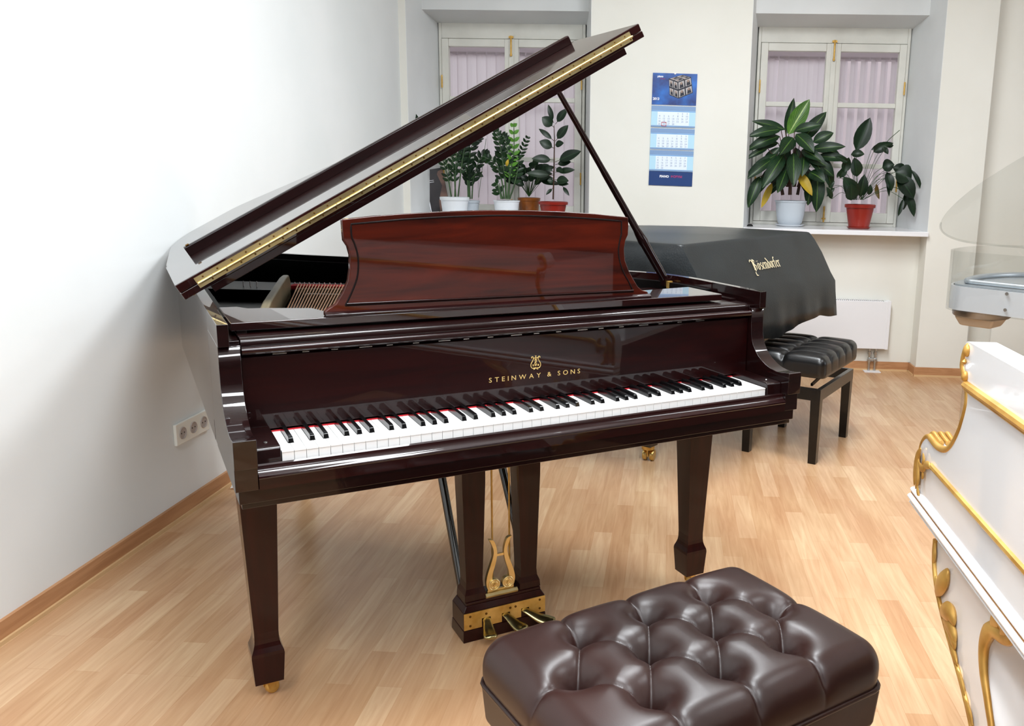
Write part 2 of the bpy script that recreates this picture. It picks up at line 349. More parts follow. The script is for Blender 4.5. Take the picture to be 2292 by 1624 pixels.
# splayed reveals, lintel and soffit of the two niches
SP = .085
def niche(n, a, b):
    zt = 2.30
    bm = MB()
    for s, x in ((1, a), (-1, b)):
        bm.add(*prism([(x-s*.002, WY+.0), (x-s*.002, YB+.05), (x+s*SP, YB+.05), (x+s*.002, WY+.001)], SZ-.02, 2.62, 'z'))
    bm.add(*prism([(4.06, 2.335), (4.06, 2.63), (YB+.05, 2.63), (YB+.05, zt-.01), (YB, zt-.01)], a, b, 'x'))
    bm.build('trim_%d' % n, ['reveal'])['kind'] = 'structure'
    # old double window with vertical blinds behind its panes
    w = bpy.data.objects.new('window_%d' % n, None); COL.objects.link(w); w['kind'] = 'structure'; w.location = ((a+b)/2, YB, SZ)
    hw = (b-a)/2-SP; H = zt-SZ
    fr = MB()
    fr.add(*box(-hw, -hw+.02, -.0, .09, 0, H)); fr.add(*box(hw-.02, hw, 0, .09, 0, H))
    fr.add(*box(-hw+.02, hw-.02, 0, .09, H-.11, H)); fr.add(*box(-hw+.02, hw-.02, 0, .09, 0, .022))
    fr.build('window_frame', 'frame', w, bevel=.003)
    z0, z1 = .024, H-.113; mid = 0
    rails = ((z0+(z1-z0)*.325), (z0+(z1-z0)*.665))
    for s in (-1, 1):
        xa, xb = (-hw+.022, -.001) if s < 0 else (.001, hw-.022)
        sa = MB(); st = .048
        sa.add(*box(xa, xa+st, -.012, .04, z0, z1)); sa.add(*box(xb-st, xb, -.012, .04, z0, z1))
        sa.add(*box(xa+st, xb-st, -.010, .04, z1-.052, z1)); sa.add(*box(xa+st, xb-st, -.010, .04, z0, z0+.07))
        for r in rails: sa.add(*box(xa+st, xb-st, -.008, .035, r-.016, r+.016))
        so = sa.build('casement', 'frame', w, bevel=.004)
        part('glass_pane', box(xa+st-.01, xb-st+.01, .012, .016, z0+.06, z1-.045), 'glass', so)
        for hz in (z0+.22, z1-.33):
            part('hinge', cyl((xa if s < 0 else xb, -.018, hz), (xa if s < 0 else xb, -.018, hz+.085), .0055), 'brass_old', so, smooth=40)
        # vertical slats hanging behind the glass
        nsl = 7; step = (xb-xa)/nsl; xs0 = xa; sl = MB(); ang = {(1, -1): .06, (1, 1): .06, (2, -1): .10, (2, 1): .72}[(n, s)]
        for k in range(nsl):
            cx = xs0+step*(k+.5); w2 = step*.57
            an = ang+(.35 if (n == 2 and s < 0 and k in (1, 2)) else 0)
            dx, dy = w2*math.cos(an), w2*math.sin(an)
            q = [(cx-dx, .16-dy), (cx, .16-.010), (cx+dx, .16+dy)]
            for m_ in range(2):
                (p0, q0), (p1, q1) = q[m_], q[m_+1]
                sl.add([(p0, q0, z0-.02), (p1, q1, z0-.02), (p1, q1, z1-.082), (p0, q0, z1-.082)], [(0, 1, 2, 3)])
            sl.add(*box(cx-step*.42, cx+step*.42, .150, .156, z1-.080, z1-.066))
            sl.add(*box(cx-.03, cx+.03, .155, .165, z0+.02, z0+.035))
        sl.build('vertical_blind', 'blind', w)
        part('blind_rail', box(xa, xb, .157, .175, z1-.090, z1+.01), 'blind', w)
    asx = MB(); asx.add(*box(-.018, .018, -.022, -.012, z0, z1)); asx.build('astragal', 'frame', w, bevel=.004)
    bo = MB(); bo.add(*cyl((0, -.03, z1-.10), (0, -.03, z1+.02), .006)); bo.add(*box(-.016, .016, -.03, -.018, z1+.004, z1+.018))
    bo.add(*cyl((0, -.03, z1-.115), (0, -.03, z1-.10), .008))
    bo.build('bolt', 'brass_old', w, smooth=40)
    b2 = MB(); b2.add(*cyl((0, -.03, z0), (0, -.03, z0+.11), .006)); b2.add(*box(-.014, .014, -.03, -.018, z0+.02, z0+.03))
    b2.build('bolt', 'brass_old', w, smooth=40)
    struct('sill_%d' % n, box(a, b, WY-.035 if n == 2 else WY-.035, YB+.02, SZ-.032, SZ), 'sill', bevel=.004)
    return w
niche(1, N1a, N1b); niche(2, N2a, N2b)
struct('wall_outside', box(-12, 16, 9.0, 9.3, -3, 2.72), 'house_pink')
struct('ground', box(-12, 16, 4.5, 9.0, -1.2, -1.0), 'house_pink')
# outer leaf of the wall behind the windows and a pale house across the yard are not shown; the sky lights the blinds
# room behind the camera: wall with two openings added to carry fill lights
wf = MB(); y0, y1 = -7.2, -7.0
fill_gaps = ((-.9, .7), (1.6, 3.2))
xs = [WX-.1, -.9, .7, 1.6, 3.2, 7.0]
for i in (0, 2, 4): wf.add(*box(xs[i], xs[i+1], y0, y1, 0, CZ))
for a, b in fill_gaps:
    wf.add(*box(a, b, y0, y1, 0, .9)); wf.add(*box(a, b, y0, y1, 2.6, CZ))
wf.build('wall_front', 'dim')['kind'] = 'structure'

M['rug'] = noisy('charcoal carpet', (.07, .065, .065), (.11, .10, .10), 40, rough=.95)  # unseen dark sheet added on the floor to darken the fallboard's reflections
struct('floor_carpet', [box(1.95, 6.88, -6.98, -.25, 0, .006), box(-1.2, 1.95, -6.98, -2.3, 0, .006)], 'rug')
# baseboards
def baseboard(name, p0, p1, inward):
    """beech board with a light lip, along p0-p1; inward = unit vector into the room"""
    (xa, ya), (xb, yb) = p0, p1; nx, ny = inward
    o = None
    for (t0, t1, h0, h1, m) in ((0, .012, 0, .062, 'baseboard'), (.012, .020, 0, .012, 'base_lip')):
        v = [(xa+nx*t0, ya+ny*t0, h0), (xb+nx*t0, yb+ny*t0, h0), (xb+nx*t1, yb+ny*t1, h0), (xa+nx*t1, ya+ny*t1, h0)]
        v += [(p[0], p[1], h1) for p in v[:4]]
        q = obj(name if o is None else 'baseboard_lip', v, [(0, 3, 2, 1), (4, 5, 6, 7), (0, 1, 5, 4), (1, 2, 6, 5), (2, 3, 7, 6), (3, 0, 4, 7)], m, parent=o)
        if o is None: o = q; o['kind'] = 'structure'
baseboard('baseboard_left', (WX, -7), (WX, WY), (1, 0))
baseboard('baseboard_back', (WX+.012, WY), (N1a, WY), (0, -1))
baseboard('baseboard_back', (N1a, REC), (N1b, REC), (0, -1))
baseboard('baseboard_back', (N1b, WY), (N2a, WY), (0, -1))
baseboard('baseboard_back', (N2a, REC), (N2b, REC), (0, -1))
baseboard('baseboard_side', (N2b, WY), (N2b, REC), (-1, 0))
baseboard('baseboard_back', (N2b-.012, WY), (2.23, WY), (0, -1))
baseboard('baseboard_back', (2.23, WY+.14), (6.9, WY+.14), (0, -1))

# ------------------------------------------------------------ mahogany grand piano
GP = thing('grand_piano', 'open mahogany grand piano with raised lid, gold lettering and brass lid hinge', 'grand piano', (0, 0, 0), A)
HW, TW = .705, .0425
armp = [(-.034, .7113), (-.036, .7690), (-.030, .7700), (.000, .7655), (.022, .7655), (.045, .769), (.066, .7755), (.085, .7845), (.100, .794), (.112, .805),
        (.123, .8190), (.130, .834), (.134, .848), (.1365, .880), (.1365, .9215), (.1285, .9225), (.1285, .969)]
def arm(s):
    name = 'arm'
    bm = MB()
    xo, xi = s*HW, s*(HW-TW)
    bm.add(*prism(armp[:-2]+[(.1365, .9225), (.36, .9225), (.36, .712)], min(xo, xi), max(xo, xi), 'x'))
    xi2 = s*(HW-.022)
    bm.add(*prism([(.1285, .9225), (.1285, .969), (.36, .969), (.36, .9225)], min(xo, xi2), max(xo, xi2), 'x'))
    bm.add(*box(*sorted((s*(HW-.022), s*(HW-TW))), .150, .36, .9225, .9300))
    bm.add(*box(*sorted((s*(HW-.0003), s*(HW-TW))), -.026, .36, .6645, .712))
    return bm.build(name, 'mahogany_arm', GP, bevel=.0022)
arm(-1); arm(1)
# keybed with its stepped front
kb = MB()
kb.add(*box(-.699, .699, -.0195, .40, .6360, .6645)); kb.add(*box(-.694, .694, -.012, .40, .6235, .6360))
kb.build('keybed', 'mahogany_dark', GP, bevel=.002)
# curved rim
out = [(.705, .36), (.705, .45), (.696, .54), (.672, .625), (.625, .705), (.53, .82), (.40, .955), (.24, 1.11), (.06, 1.29), (-.12, 1.475), (-.25, 1.60), (-.34, 1.70), (-.42, 1.785),
       (-.50, 1.83), (-.58, 1.83), (-.645, 1.785), (-.685, 1.70), (-.702, 1.58), (-.705, 1.40), (-.705, .36)]
oc = catmull(out[:-2], 5)+[out[-1]]
def offset(poly, d, closed=False):
    n = len(poly); r = []
    for i in range(n):
        a = np.array(poly[max(i-1, 0) if not closed else (i-1) % n]); b = np.array(poly[min(i+1, n-1) if not closed else (i+1) % n])
        t = (b-a)/np.linalg.norm(b-a); r.append((poly[i][0]-t[1]*d, poly[i][1]+t[0]*d))
    return r
ic = offset(oc, .045); ic2 = offset(oc, .024)
def wallstrip(o, i, z0, z1):
    n = len(o); v = [(p[0], p[1], z0) for p in o]+[(p[0], p[1], z0) for p in i]+[(p[0], p[1], z1) for p in o]+[(p[0], p[1], z1) for p in i]
    f = []
    for k in range(n-1):
        f += [(k, k+1, 2*n+k+1, 2*n+k), (n+k+1, n+k, 3*n+k, 3*n+k+1), (k+1, k, n+k, n+k+1), (2*n+k, 2*n+k+1, 3*n+k+1, 3*n+k)]
    f += [(0, 2*n, 3*n, n), (n-1, 2*n-1, 4*n-1, 3*n-1)]
    return v, f
rim = MB(); rim.add(*wallstrip(oc, ic2, .6645, .969)); rim.build('rim', 'mahogany_rim', GP, smooth=35)
inn = MB(); inn.add(*wallstrip(offset(oc, .0241), ic, .640, .948)); inn.build('inner_rim', 'inside', GP, smooth=35)
sb = ic; part('soundboard', prism(offset(oc, .030), .845, .86, 'z'), 'inside', GP)
part('underside', prism(offset(oc, .03), .655, .67, 'z'), 'inside', GP)
for x in (-.45, -.1, .25): part('beam', box(x-.04, x+.04, .42, 1.15 if x < .2 else .9, .60, .655), 'inside', GP, bevel=.003)
# plate, felt, bridges, strings (what shows between lid and music desk)
inner = offset(oc, .046)
part('iron_plate', [prism([(p[0], p[1]) for p in offset(oc, .047) if p[1] > 1.0], .880, .892, 'z') if False else box(-.63, .60, .44, .52, .850, .872)], 'inside', GP, bevel=.004)
hp = [(-.60, 1.33), (-.48, 1.25), (-.385, 1.195), (-.30, 1.15), (-.20, 1.095), (-.05, 1.0), (.10, .90)]
def ribbon(pts, w, z0, z1):
    pc = catmull(pts, 5); o_ = offset(pc, -w/2); i_ = offset(pc, w/2); return wallstrip(o_, i_, z0, z1)
part('hitch_rail', ribbon([(p[0], p[1]+.10) for p in hp], .20, .868, .893), 'inside', GP)
part('felt_strip', ribbon([(p[0], p[1]+.035) for p in hp[2:]], .05, .894, .906), 'felt', GP)
part('bridge', ribbon([(p[0]+.02, p[1]-.10) for p in hp[2:]], .028, .861, .893), 'plate', GP)
part('bridge_felt', ribbon([(p[0]+.01, p[1]-.015) for p in hp[2:]], .022, .888, .900), 'strut', GP)
hpc = catmull(hp, 12)
pins = MB()
for i in [8, 10, 12]+list(range(24, len(hpc), 2)):
    x, y = hpc[i][0], hpc[i][1]+.062
    pins.add(*cyl((x, y, .893), (x, y, .912), .0018, 6))
pins.build('hitch_pins', 'ivory', GP)['kind'] = 'stuff'
nst = 44
for i in range(nst):
    t = i/(nst-1)
    x1 = -.370+i*.0086; y1 = float(np.interp(x1, [p[0] for p in hpc], [p[1] for p in hpc]))
    sl_ = .235+.075*min(1, i/18); x0 = x1-sl_*(y1-.50)
    part('string', tube([(x0, .50, .8995), (x1+.006, y1+.03, .9075)], .0019 if t < .6 else .0014, 5, False), 'copper', GP)
st = MB(); tk = math.atan(.239)
st.add(*prism([(0, .868), (0, .930), (.20, .945), (.66, .950), (.76, .946), (.80, .925), (.82, .868)], 0, .022, 'x'))
so = st.build('plate_strut', 'strut', GP, bevel=.006); so.location = (-.598, .43, 0); so.rotation_euler = (0, 0, -tk)
so2 = MB(); so2.add(*lathe([(.0, 0), (.014, 0), (.014, .02), (.008, .026), (.008, .03), (0, .03)], (-.50, .86, .893), 12)); so2.build('plate_bolt', 'steel', GP, smooth=40)
# key slip, key blocks, felt, keys
ks = [(-.006, .664), (-.006, .7085), (-.010, .7112), (-.0135, .7085), (-.015, .703), (-.0185, .6975), (-.0245, .6945), (-.0285, .6915), (-.0290, .688), (-.0272, .6855), (-.0272, .664)]
part('key_slip', prism(ks, -.6615, .6615, 'x'), 'mahogany', GP, smooth=35)
for s in (-1, 1):
    a, b = sorted((s*.6155, s*.6622))
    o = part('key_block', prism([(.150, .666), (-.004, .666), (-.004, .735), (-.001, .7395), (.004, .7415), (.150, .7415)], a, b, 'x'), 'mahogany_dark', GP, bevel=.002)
    part('block_screw', lathe([(0, 0), (.004, 0), (.004, .0016), (.002, .0026), (0, .0026)], ((a+b)/2, .03, .7415), 12), 'steel', o, smooth=40)
part('key_felt', box(-.6145, .6145, .1495, .156, .705, .7298), 'felt', GP)
KW = 1.227/52
order = []      # 88 keys from A
names = 'A A# B C C# D D# E F F# G G#'.split()
wi = 0; boff = {'C#': -.0020, 'D#': .0020, 'F#': -.0028, 'G#': 0, 'A#': .0028}
blacks = []
whites = []
for k in range(88):
    nme = names[k % 12]
    if '#' in nme: blacks.append(-.6135+wi*KW+boff[nme])
    else: whites.append(-.6135+wi*KW); wi += 1
bx = [b for b in blacks]
g = .0005
for x in whites:
    x0, x1 = x+g, x+KW-g
    nl = [b for b in bx if abs(b-x) < .006]; nr = [b for b in bx if abs(b-(x+KW)) < .006]
    xl = nl[0]+.0062 if nl else x0; xr = nr[0]-.0062 if nr else x1
    pl = [(x0, 0), (x1, 0), (x1, .051), (xr, .051), (xr, .151), (xl, .151), (xl, .051), (x0, .051)]
    # remove doubled corner points for straight sides
    pl = [p for i, p in enumerate(pl) if p != pl[i-1]]
    b = MB(); b.add(*prism(pl, .7255, .7276, 'z')); b.add(*prism([(x0, .0012), (x1, .0012), (x1, .05), (x0, .05)], .690, .7256, 'z'))
    b.build('white_key', 'ivory', GP)
for x in bx:
    w0, w1 = .0058, .0045
    yf = .0515; v = []
    prof = [(yf, .7258, w0), (yf+.0035, .7370, w1), (yf+.0075, .7392, w1*.95), (.151, .7400, w1*.95), (.151, .7258, w0)]
    L_ = [(x-p[2], p[0], p[1]) for p in prof]+[(x+p[2], p[0], p[1]) for p in prof]
    f = [(0, 1, 6, 5), (1, 2, 7, 6), (2, 3, 8, 7), (3, 4, 9, 8), (4, 0, 5, 9), (0, 4, 3, 2, 1), (5, 6, 7, 8, 9)]
    part('black_key', (L_, f), 'ebony', GP, bevel=.0008)
# fallboard
fb = part('fallboard', prism([(.1500, .7345), (.1500, .893), (.165, .900), (.175, .900), (.175, .7345)], -.6612, .6612, 'x'), 'mahogany_red' if False else 'mahogany', GP, bevel=.0015)
part('fallboard_roll', tube([(-.6600, .1415, .9085), (.6600, .1415, .9085)], .0082, 14), 'mahogany', fb, smooth=40)
part('fallboard_lip', box(-.661, .661, .146, .19, .9000, .9130), 'mahogany_dark', fb, bevel=.001)
for i in range(19): part('hinge_tab', box(-.60+i*.060, -.60+i*.060+.014+.014*(i % 3 == 0), .1478, .1500, .8960, .8972), 'steel', fb)
# gold lettering, letter-spaced
tx = MB(); cur = 0; gl = []
for ch in 'STEINWAY & SONS':
    if ch == ' ': cur += .0085; continue
    vf = text_vf(ch, .0158, .00015, .0000); w_, x0_ = width(vf)
    gl.append((vf, cur-x0_)); cur += w_+.0068
cur -= .0068; sc = .246/cur; c0 = .006-.123
for vf, dx in gl:
    tx.add([(c0+(p[0]+dx)*sc, .14985-p[2], .7850+p[1]*1.05) for p in vf[0]], vf[1])
tx.build('lettering', 'gold_print', fb)
em = MB(); ex, ez = .0056, .8066
def e2(pts, r, k=6, mir=True):
    for s in ((1, -1) if mir else (1,)):
        em.add(*tube([(ex+s*p[0], .1497, ez+p[1]) for p in catmull(pts, k)], r, 6, True))
e2([(.0035, .0040), (.0085, .0030), (.0128, .0080), (.0125, .0145), (.0085, .0215), (.0062, .0275), (.0080, .0320), (.0112, .0310), (.0108, .0283)], .0011)
e2([(.0085, .0100), (.0060, .0085), (.0062, .0120), (.0086, .0118)], .0008)
for x in (-.0022, 0, .0022): em.add(*tube([(ex+x, .1497, ez+.008), (ex+x, .1497, ez+.029)], .0004, 5))
em.add(*tube([(ex-.0075, .1497, ez+.0285), (ex+.0075, .1497, ez+.0285)], .0010, 6)); em.add(*tube([(ex, .1497, ez+.0295), (ex, .1497, ez+.0345)], [.0008, .0018], 8))
e2([(0.0, .0045), (.003, .001), (.0060, .0000)], .0012); e2([(.0030, .0140), (.0000, .0100), (-.0030, .0140), (0, .0185), (.0025, .0225), (0, .0255), (-.0025, .0225)], .0009, mir=False)
em.build('lyre_emblem', 'gold_print', fb, smooth=60)
# ledge below the shelf, shelf, music desk
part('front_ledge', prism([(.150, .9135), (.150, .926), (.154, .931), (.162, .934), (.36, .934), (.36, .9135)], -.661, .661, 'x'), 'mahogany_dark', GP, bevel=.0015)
shp = [(-.672, .205), (-.672, .445), (-.632, .440), (-.612, .405), (-.585, .400), (-.478, .356), (-.462, .30), (.385, .30), (.42, .345), (.60, .365), (.60, .195)]
part('music_shelf', prism([(x, y) for x, y in shp], .9405, .9585, 'z'), 'mahogany_rim', GP, bevel=.002)
for s in (-1, 1): part('shelf_cleat', box(*sorted((s*.64, s*.66)), .21, .44, .934, .9405), 'mahogany_dark', GP)
DY = .215
left = [(-.4770, .9586), (-.4772, .9690), (-.4675, .9765), (-.452, .985), (-.4365, 1.008), (-.4235, 1.036), (-.4185, 1.0640), (-.4175, 1.094), (-.4220, 1.113), (-.4300, 1.1265), (-.4312, 1.150), (-.4315, 1.1730)]
top = [(-.4315, 1.1730), (-.36, 1.1800), (-.296, 1.1845), (-.20, 1.1895), (-.0906, 1.1920), (.02, 1.1915), (.0993, 1.1888), (.20, 1.183), (.30, 1.1735)]
right = [(.302, 1.1725), (.3015, 1.150), (.3005, 1.128), (.293, 1.113), (.2895, 1.090), (.2935, 1.060), (.305, 1.034), (.320, 1.010), (.335, .9885), (.348, .9785), (.3660, .9735), (.3700, .9586)]
dpoly = left+top[1:]+right[1:]
desk = part('music_desk', prism(dpoly, DY, DY+.018, 'y'), 'mahogany_red', GP, bevel=.0025)
# recessed look: routed moulding line around the panel
il = [(-.432, .9815), (-.418, 1.008), (-.4045, 1.040), (-.4000, 1.068), (-.4005, 1.095), (-.4065, 1.120), (-.4120, 1.135), (-.4125, 1.1625)]
it = [(-.30, 1.1715), (-.20, 1.1765), (-.0906, 1.1795), (.02, 1.1785), (.10, 1.1755), (.20, 1.1700), (.279, 1.1635)]
ir = [(.2795, 1.130), (.2745, 1.110), (.2715, 1.088), (.2760, 1.060), (.288, 1.030), (.304, 1.005), (.3200, .9765)]
mould = catmull(il, 4)+catmull(it, 4)+catmull(ir, 4)+[(.1, .9790), (-.2, .9805), (-.432, .9815)]
part('desk_moulding', tube([(x, DY+.0004, z) for x, z in mould], .0022, 8, flat=1), 'groove', desk, smooth=60)
part('desk_bead', tube([(-.429, DY-.0022, .9845), (.319, DY-.0022, .9798)], .0026, 8), 'mahogany', desk, smooth=60)
part('desk_foot', prism([(DY-.012, .9586), (DY-.012, .9635), (DY-.004, .969), (DY, .969), (DY, .9586)], -.4775, .3705, 'x'), 'mahogany', desk, bevel=.001)
# lid: front half folded back on the main lid, raised around the bass side
TH = math.radians(29.54)
lid = bpy.data.objects.new('lid', None); COL.objects.link(lid); lid.parent = GP
lid.location = (-.704, 0, 1.0035); lid.rotation_euler = (0, -TH, 0)
def lidpoly():
    pts = [(-.046, .548)]; o_ = [(p[0]+.704, p[1]) for p in offset(oc, -.018)]
    body = [p for p in o_ if p[1] > .56]
    pts2 = [(1.405, .548)]
    # start at treble front, go round the bent side to the bass side
    seq = [(1.4175, .551), (1.4175, .62)]+[(min(p[0], 1.4175), p[1]) for p in body if p[1] > .66]
    seq = [p for p in seq]
    seq2 = []
    for p in seq:
        x = max(p[0], -.046+.02*max(0, (p[1]-1.55)))
        seq2.append((x, min(p[1], 1.83)))
    return seq2+[(-.046, 1.25), (-.046, .551)]
lp = lidpoly()
def lidpart(name, vf, m, **k): return part(name, vf, m, lid, **k)
mainlid = lidpart('lid_board', prism(lp, -.0187, -.0004, 'z'), 'mahogany_rim', bevel=.002)
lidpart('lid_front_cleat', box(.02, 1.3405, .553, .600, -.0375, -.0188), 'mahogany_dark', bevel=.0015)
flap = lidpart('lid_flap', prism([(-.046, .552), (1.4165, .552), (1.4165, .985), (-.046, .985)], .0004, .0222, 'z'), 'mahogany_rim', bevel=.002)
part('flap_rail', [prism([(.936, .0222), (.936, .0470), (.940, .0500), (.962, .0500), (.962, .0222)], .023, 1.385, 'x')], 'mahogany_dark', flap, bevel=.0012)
# brass piano hinge across the fold
hg = lidpart('piano_hinge', [box(-.002, 1.374, .5478, .5518, -.0116, .0155)], 'brass_hinge')
kn = MB(); nk = 36; L0, L1 = 0.0, 1.3775
for i in range(nk):
    a = L0+(L1-L0)*i/nk; b = L0+(L1-L0)*(i+1)/nk-.0012
    kn.add(*tube([(a, .5462, 0), (b, .5462, 0)], .0034, 10))
kn.build('hinge_knuckles', 'brass_hinge', hg, smooth=50)
sc_ = MB()
for i in range(36):
    u = .018+i*(1.335/35)
    for du, w in ((0, .0095), (.016, -.0062)):
        sc_.add(*tube([(u+du, .5480, w), (u+du, .5466, w)], [.0026, .0018], 8))
sc_.build('hinge_screws', 'screw', hg, smooth=40)['kind'] = 'stuff'
lidpart('lid_hook', box(.030, .040, .938, .950, .050, .0535), 'screw', bevel=.001)
for y in (.62, 1.30): part('lid_hinge', cyl((-.712, y, .972), (-.712, y+.07, .972), .006), 'brass_old', GP, smooth=40)
# lid prop
pr = MB()
pb, ptp = np.array((.655, .575, .948)), np.array((.255, .545, 1.508))
dirn = ptp-pb
pp = [pb+dirn*t for t in (0, .08, .16, .22, .235, .28, .30, .6, .62, 1.0)]
rr = [.0125, .0145, .0145, .0150, .0165, .0135, .0115, .0105, .0098, .0080]
pr.add(*tube(pp, rr, 8)); pr.add(*box(.640, .672, .556, .596, .935, .958))
pr.build('lid_prop', 'mahogany_dark', GP, smooth=45)
part('prop_hinge', [box(.645, .662, .545, .556, .930, .952)], 'brass_old', GP)
part('inner_ledge', box(.42, .659, .372, .62, .905, .925), 'mahogany', GP, bevel=.002)
# legs with casters
def leg(cx, cy, top=.6235):
    b = MB()
    b.add(*frus(cx, cy, .047, .122, .0325, .0325, .0375, .0375))
    prof = [(.122, .0375), (.130, .0365), (.142, .0318), (.152, .0290), (.162, .0278), (.18, .0275), (.5, .0398), (top, .0435)]
    for (z0, a0), (z1, a1) in zip(prof, prof[1:]): b.add(*frus(cx, cy, z0, z1, a0, a0, a1, a1))
    o = b.build('leg', 'mahogany_leg', GP)
    bm = bmesh.new(); bm.from_mesh(o.data); bmesh.ops.remove_doubles(bm, verts=bm.verts, dist=.0002); bm.to_mesh(o.data); bm.free()
    caster(o, cx, cy)
    return o
def caster(par, cx, cy, m='brass_old', an=.5, s=1.0):
    mx = Matrix.Translation((cx, cy, 0)) @ Matrix.Rotation(an, 4, 'Z'); top = .047 if s < 1.2 else .08
    b = MB()
    b.add(*xf(lathe([(.0, .036*s), (.018*s, .036*s), (.018*s, top), (0, top)], (0, 0, 0), 16), mx))
    for y in ((-.011, .011) if s < 1.2 else (0,)): b.add(*xf(prism([(-.004*s, .014*s), (.018*s, .014*s), (.020*s, .030*s), (.004*s, .040*s), (-.012*s, .040*s)], y*s-.002*s, y*s+.002*s, 'y'), mx))
    c = b.build('caster', m, par, smooth=40)
    for y0_, y1_ in (((-.009, .009),) if s < 1.2 else ((-.016, -.004), (.004, .016))):
        w = MB(); w.add(*xf(tube([(.010*s, y0_*s, .0165*s), (.010*s, y0_*s*.8+y1_*s*.2, .0165*s), (.010*s, y0_*s*.2+y1_*s*.8, .0165*s), (.010*s, y1_*s, .0165*s)], [.0145*s, .0165*s, .0165*s, .0145*s], 20), mx)); w.build('wheel', m if s < 1.2 else 'brass', c, smooth=40)
    return c
leg(-.629, .346); leg(.629, .346); leg(-.31, 1.68, .655)
# pedal lyre
ly = part('lyre_box', [frus(0, .392, .0, .034, .1255, .051, .1240, .0485), box(-.123, .123, .345, .44, .034, .0865), frus(0, .392, .0865, .104, .123, .047, .113, .040),
                       frus(0, .392, .104, .112, .113, .040, .112, .039)], 'mahogany_leg', GP, bevel=.002)
bp_ = MB()
for a, b in ((-.1225, -.0710), (-.0445, -.0115), (.0135, .0475), (.0725, .1225)): bp_.add(*box(a, b, .3425, .345, .037, .0860))
for a, b in ((-.0712, -.0443), (-.0117, .0137), (.0473, .0727)): bp_.add(*box(a, b, .3425, .345, .0625, .0860))
bp_.build('brass_plate', 'brass_old', ly)
part('plate_screw', [tube([(x, .3426, z), (x, .3412, z)], .0035, 8) for x, z in ((-.105, .076), (-.105, .048), (-.058, .074), (-.008+.022, .074), (.030, .074), (.105, .077), (.105, .050))], 'screw', ly)
for cx, bend in ((-.0575, -.008), (.0005, .026), (.060, .050)):
    path = catmull([(cx, .36, .060), (cx, .340, .057), (cx+.25*bend, .326, .049), (cx+.6*bend, .310, .039), (cx+bend, .294, .033), (cx+1.2*bend, .278, .034)], 4)
    rr_ = np.interp(np.linspace(0, 1, len(path)), [0, .3, .5, .78, .93, 1], [.0115, .0115, .0150, .0205, .0185, .008])
    v, f = tube(path, list(rr_), 14, True, flat=.42, ref=(0, 0, 1)); part('pedal', (v, f), 'pedal', GP, smooth=60)
for s in (-1, 1):
    b = MB(); cx = s*.082
    for (z0, a0, b0), (z1, a1, b1) in zip([(.112, .032, .034), (.130, .031, .032), (.145, .0255, .026), (.165, .0240, .0245), (.45, .0330, .030)], [(.130, .031, .032), (.145, .0255, .026), (.165, .0240, .0245), (.45, .0330, .030), (.6236, .0345, .031)]):
        b.add(*frus(cx, .392, z0, z1, a0, b0, a1, b1))
    b.build('lyre_pillar', 'mahogany_leg', GP)
    part('lyre_brace', tube([(s*.100, .425, .13), (s*.090, .76, .655)], .0125, 8, flat=1.3), 'black_gloss', GP, smooth=50)
    part('pedal_rod', cyl((s*.026+.010, .400, .12), (s*.026+.010, .400, .6236), .0028, 8), 'brass_old', GP, smooth=40)
# gilt lyre ornament
orn = MB()
for s in (-1, 1):
    ol = catmull([(s*.012, .128), (s*.034, .127), (s*.043, .150), (s*.040, .175), (s*.030, .205), (s*.022, .230), (s*.021, .250), (s*.029, .272), (s*.034, .281)], 5)
    il_ = catmull([(s*.012, .128), (s*.024, .140), (s*.025, .155), (s*.024, .178), (s*.015, .208), (s*.0105, .232), (s*.0115, .252), (s*.020, .276), (s*.034, .281)], 5)
    n = len(ol); v = [(p[0]-.006, .362, p[1]) for p in ol]+[(p[0]-.006, .362, p[1]) for p in il_]+[(p[0]-.006, .374, p[1]) for p in ol]+[(p[0]-.006, .374, p[1]) for p in il_]
    f = []
    for k in range(n-1): f += [(k, k+1, n+k+1, n+k), (2*n+k, 3*n+k, 3*n+k+1, 2*n+k+1), (k, 2*n+k, 2*n+k+1, k+1), (n+k, n+k+1, 3*n+k+1, 3*n+k)]
    orn.add(v, f)
    cx = s*.0205-.006; cz = .146
    orn.add(*tube([(cx, .372, cz), (cx, .3595, cz)], [.0175, .0170], 20)); orn.add(*tube([(cx, .3595, cz), (cx, .3555, cz)], [.0045, .003], 12))
    for r, q_ in ((.0155, .0018), (.0095, .0013)): orn.add(*tube([(cx+r*math.cos(a_), .359, cz+r*math.sin(a_)) for a_ in np.linspace(0, 2*pi, 21)], q_, 6, False))
orn.add(*box(-.020, .008, .366, .371, .2265, .2335)); orn.add(*box(-.045, .034, .364, .372, .112, .130))
orn.add(*prism([(.342+.012, .1125), (.342+.010, .118), (.342+.016, .124), (.362, .124), (.366, .1125)], -.0535, .0425, 'x'))
orn.build('lyre_ornament', 'brass_hinge', ly, smooth=40)

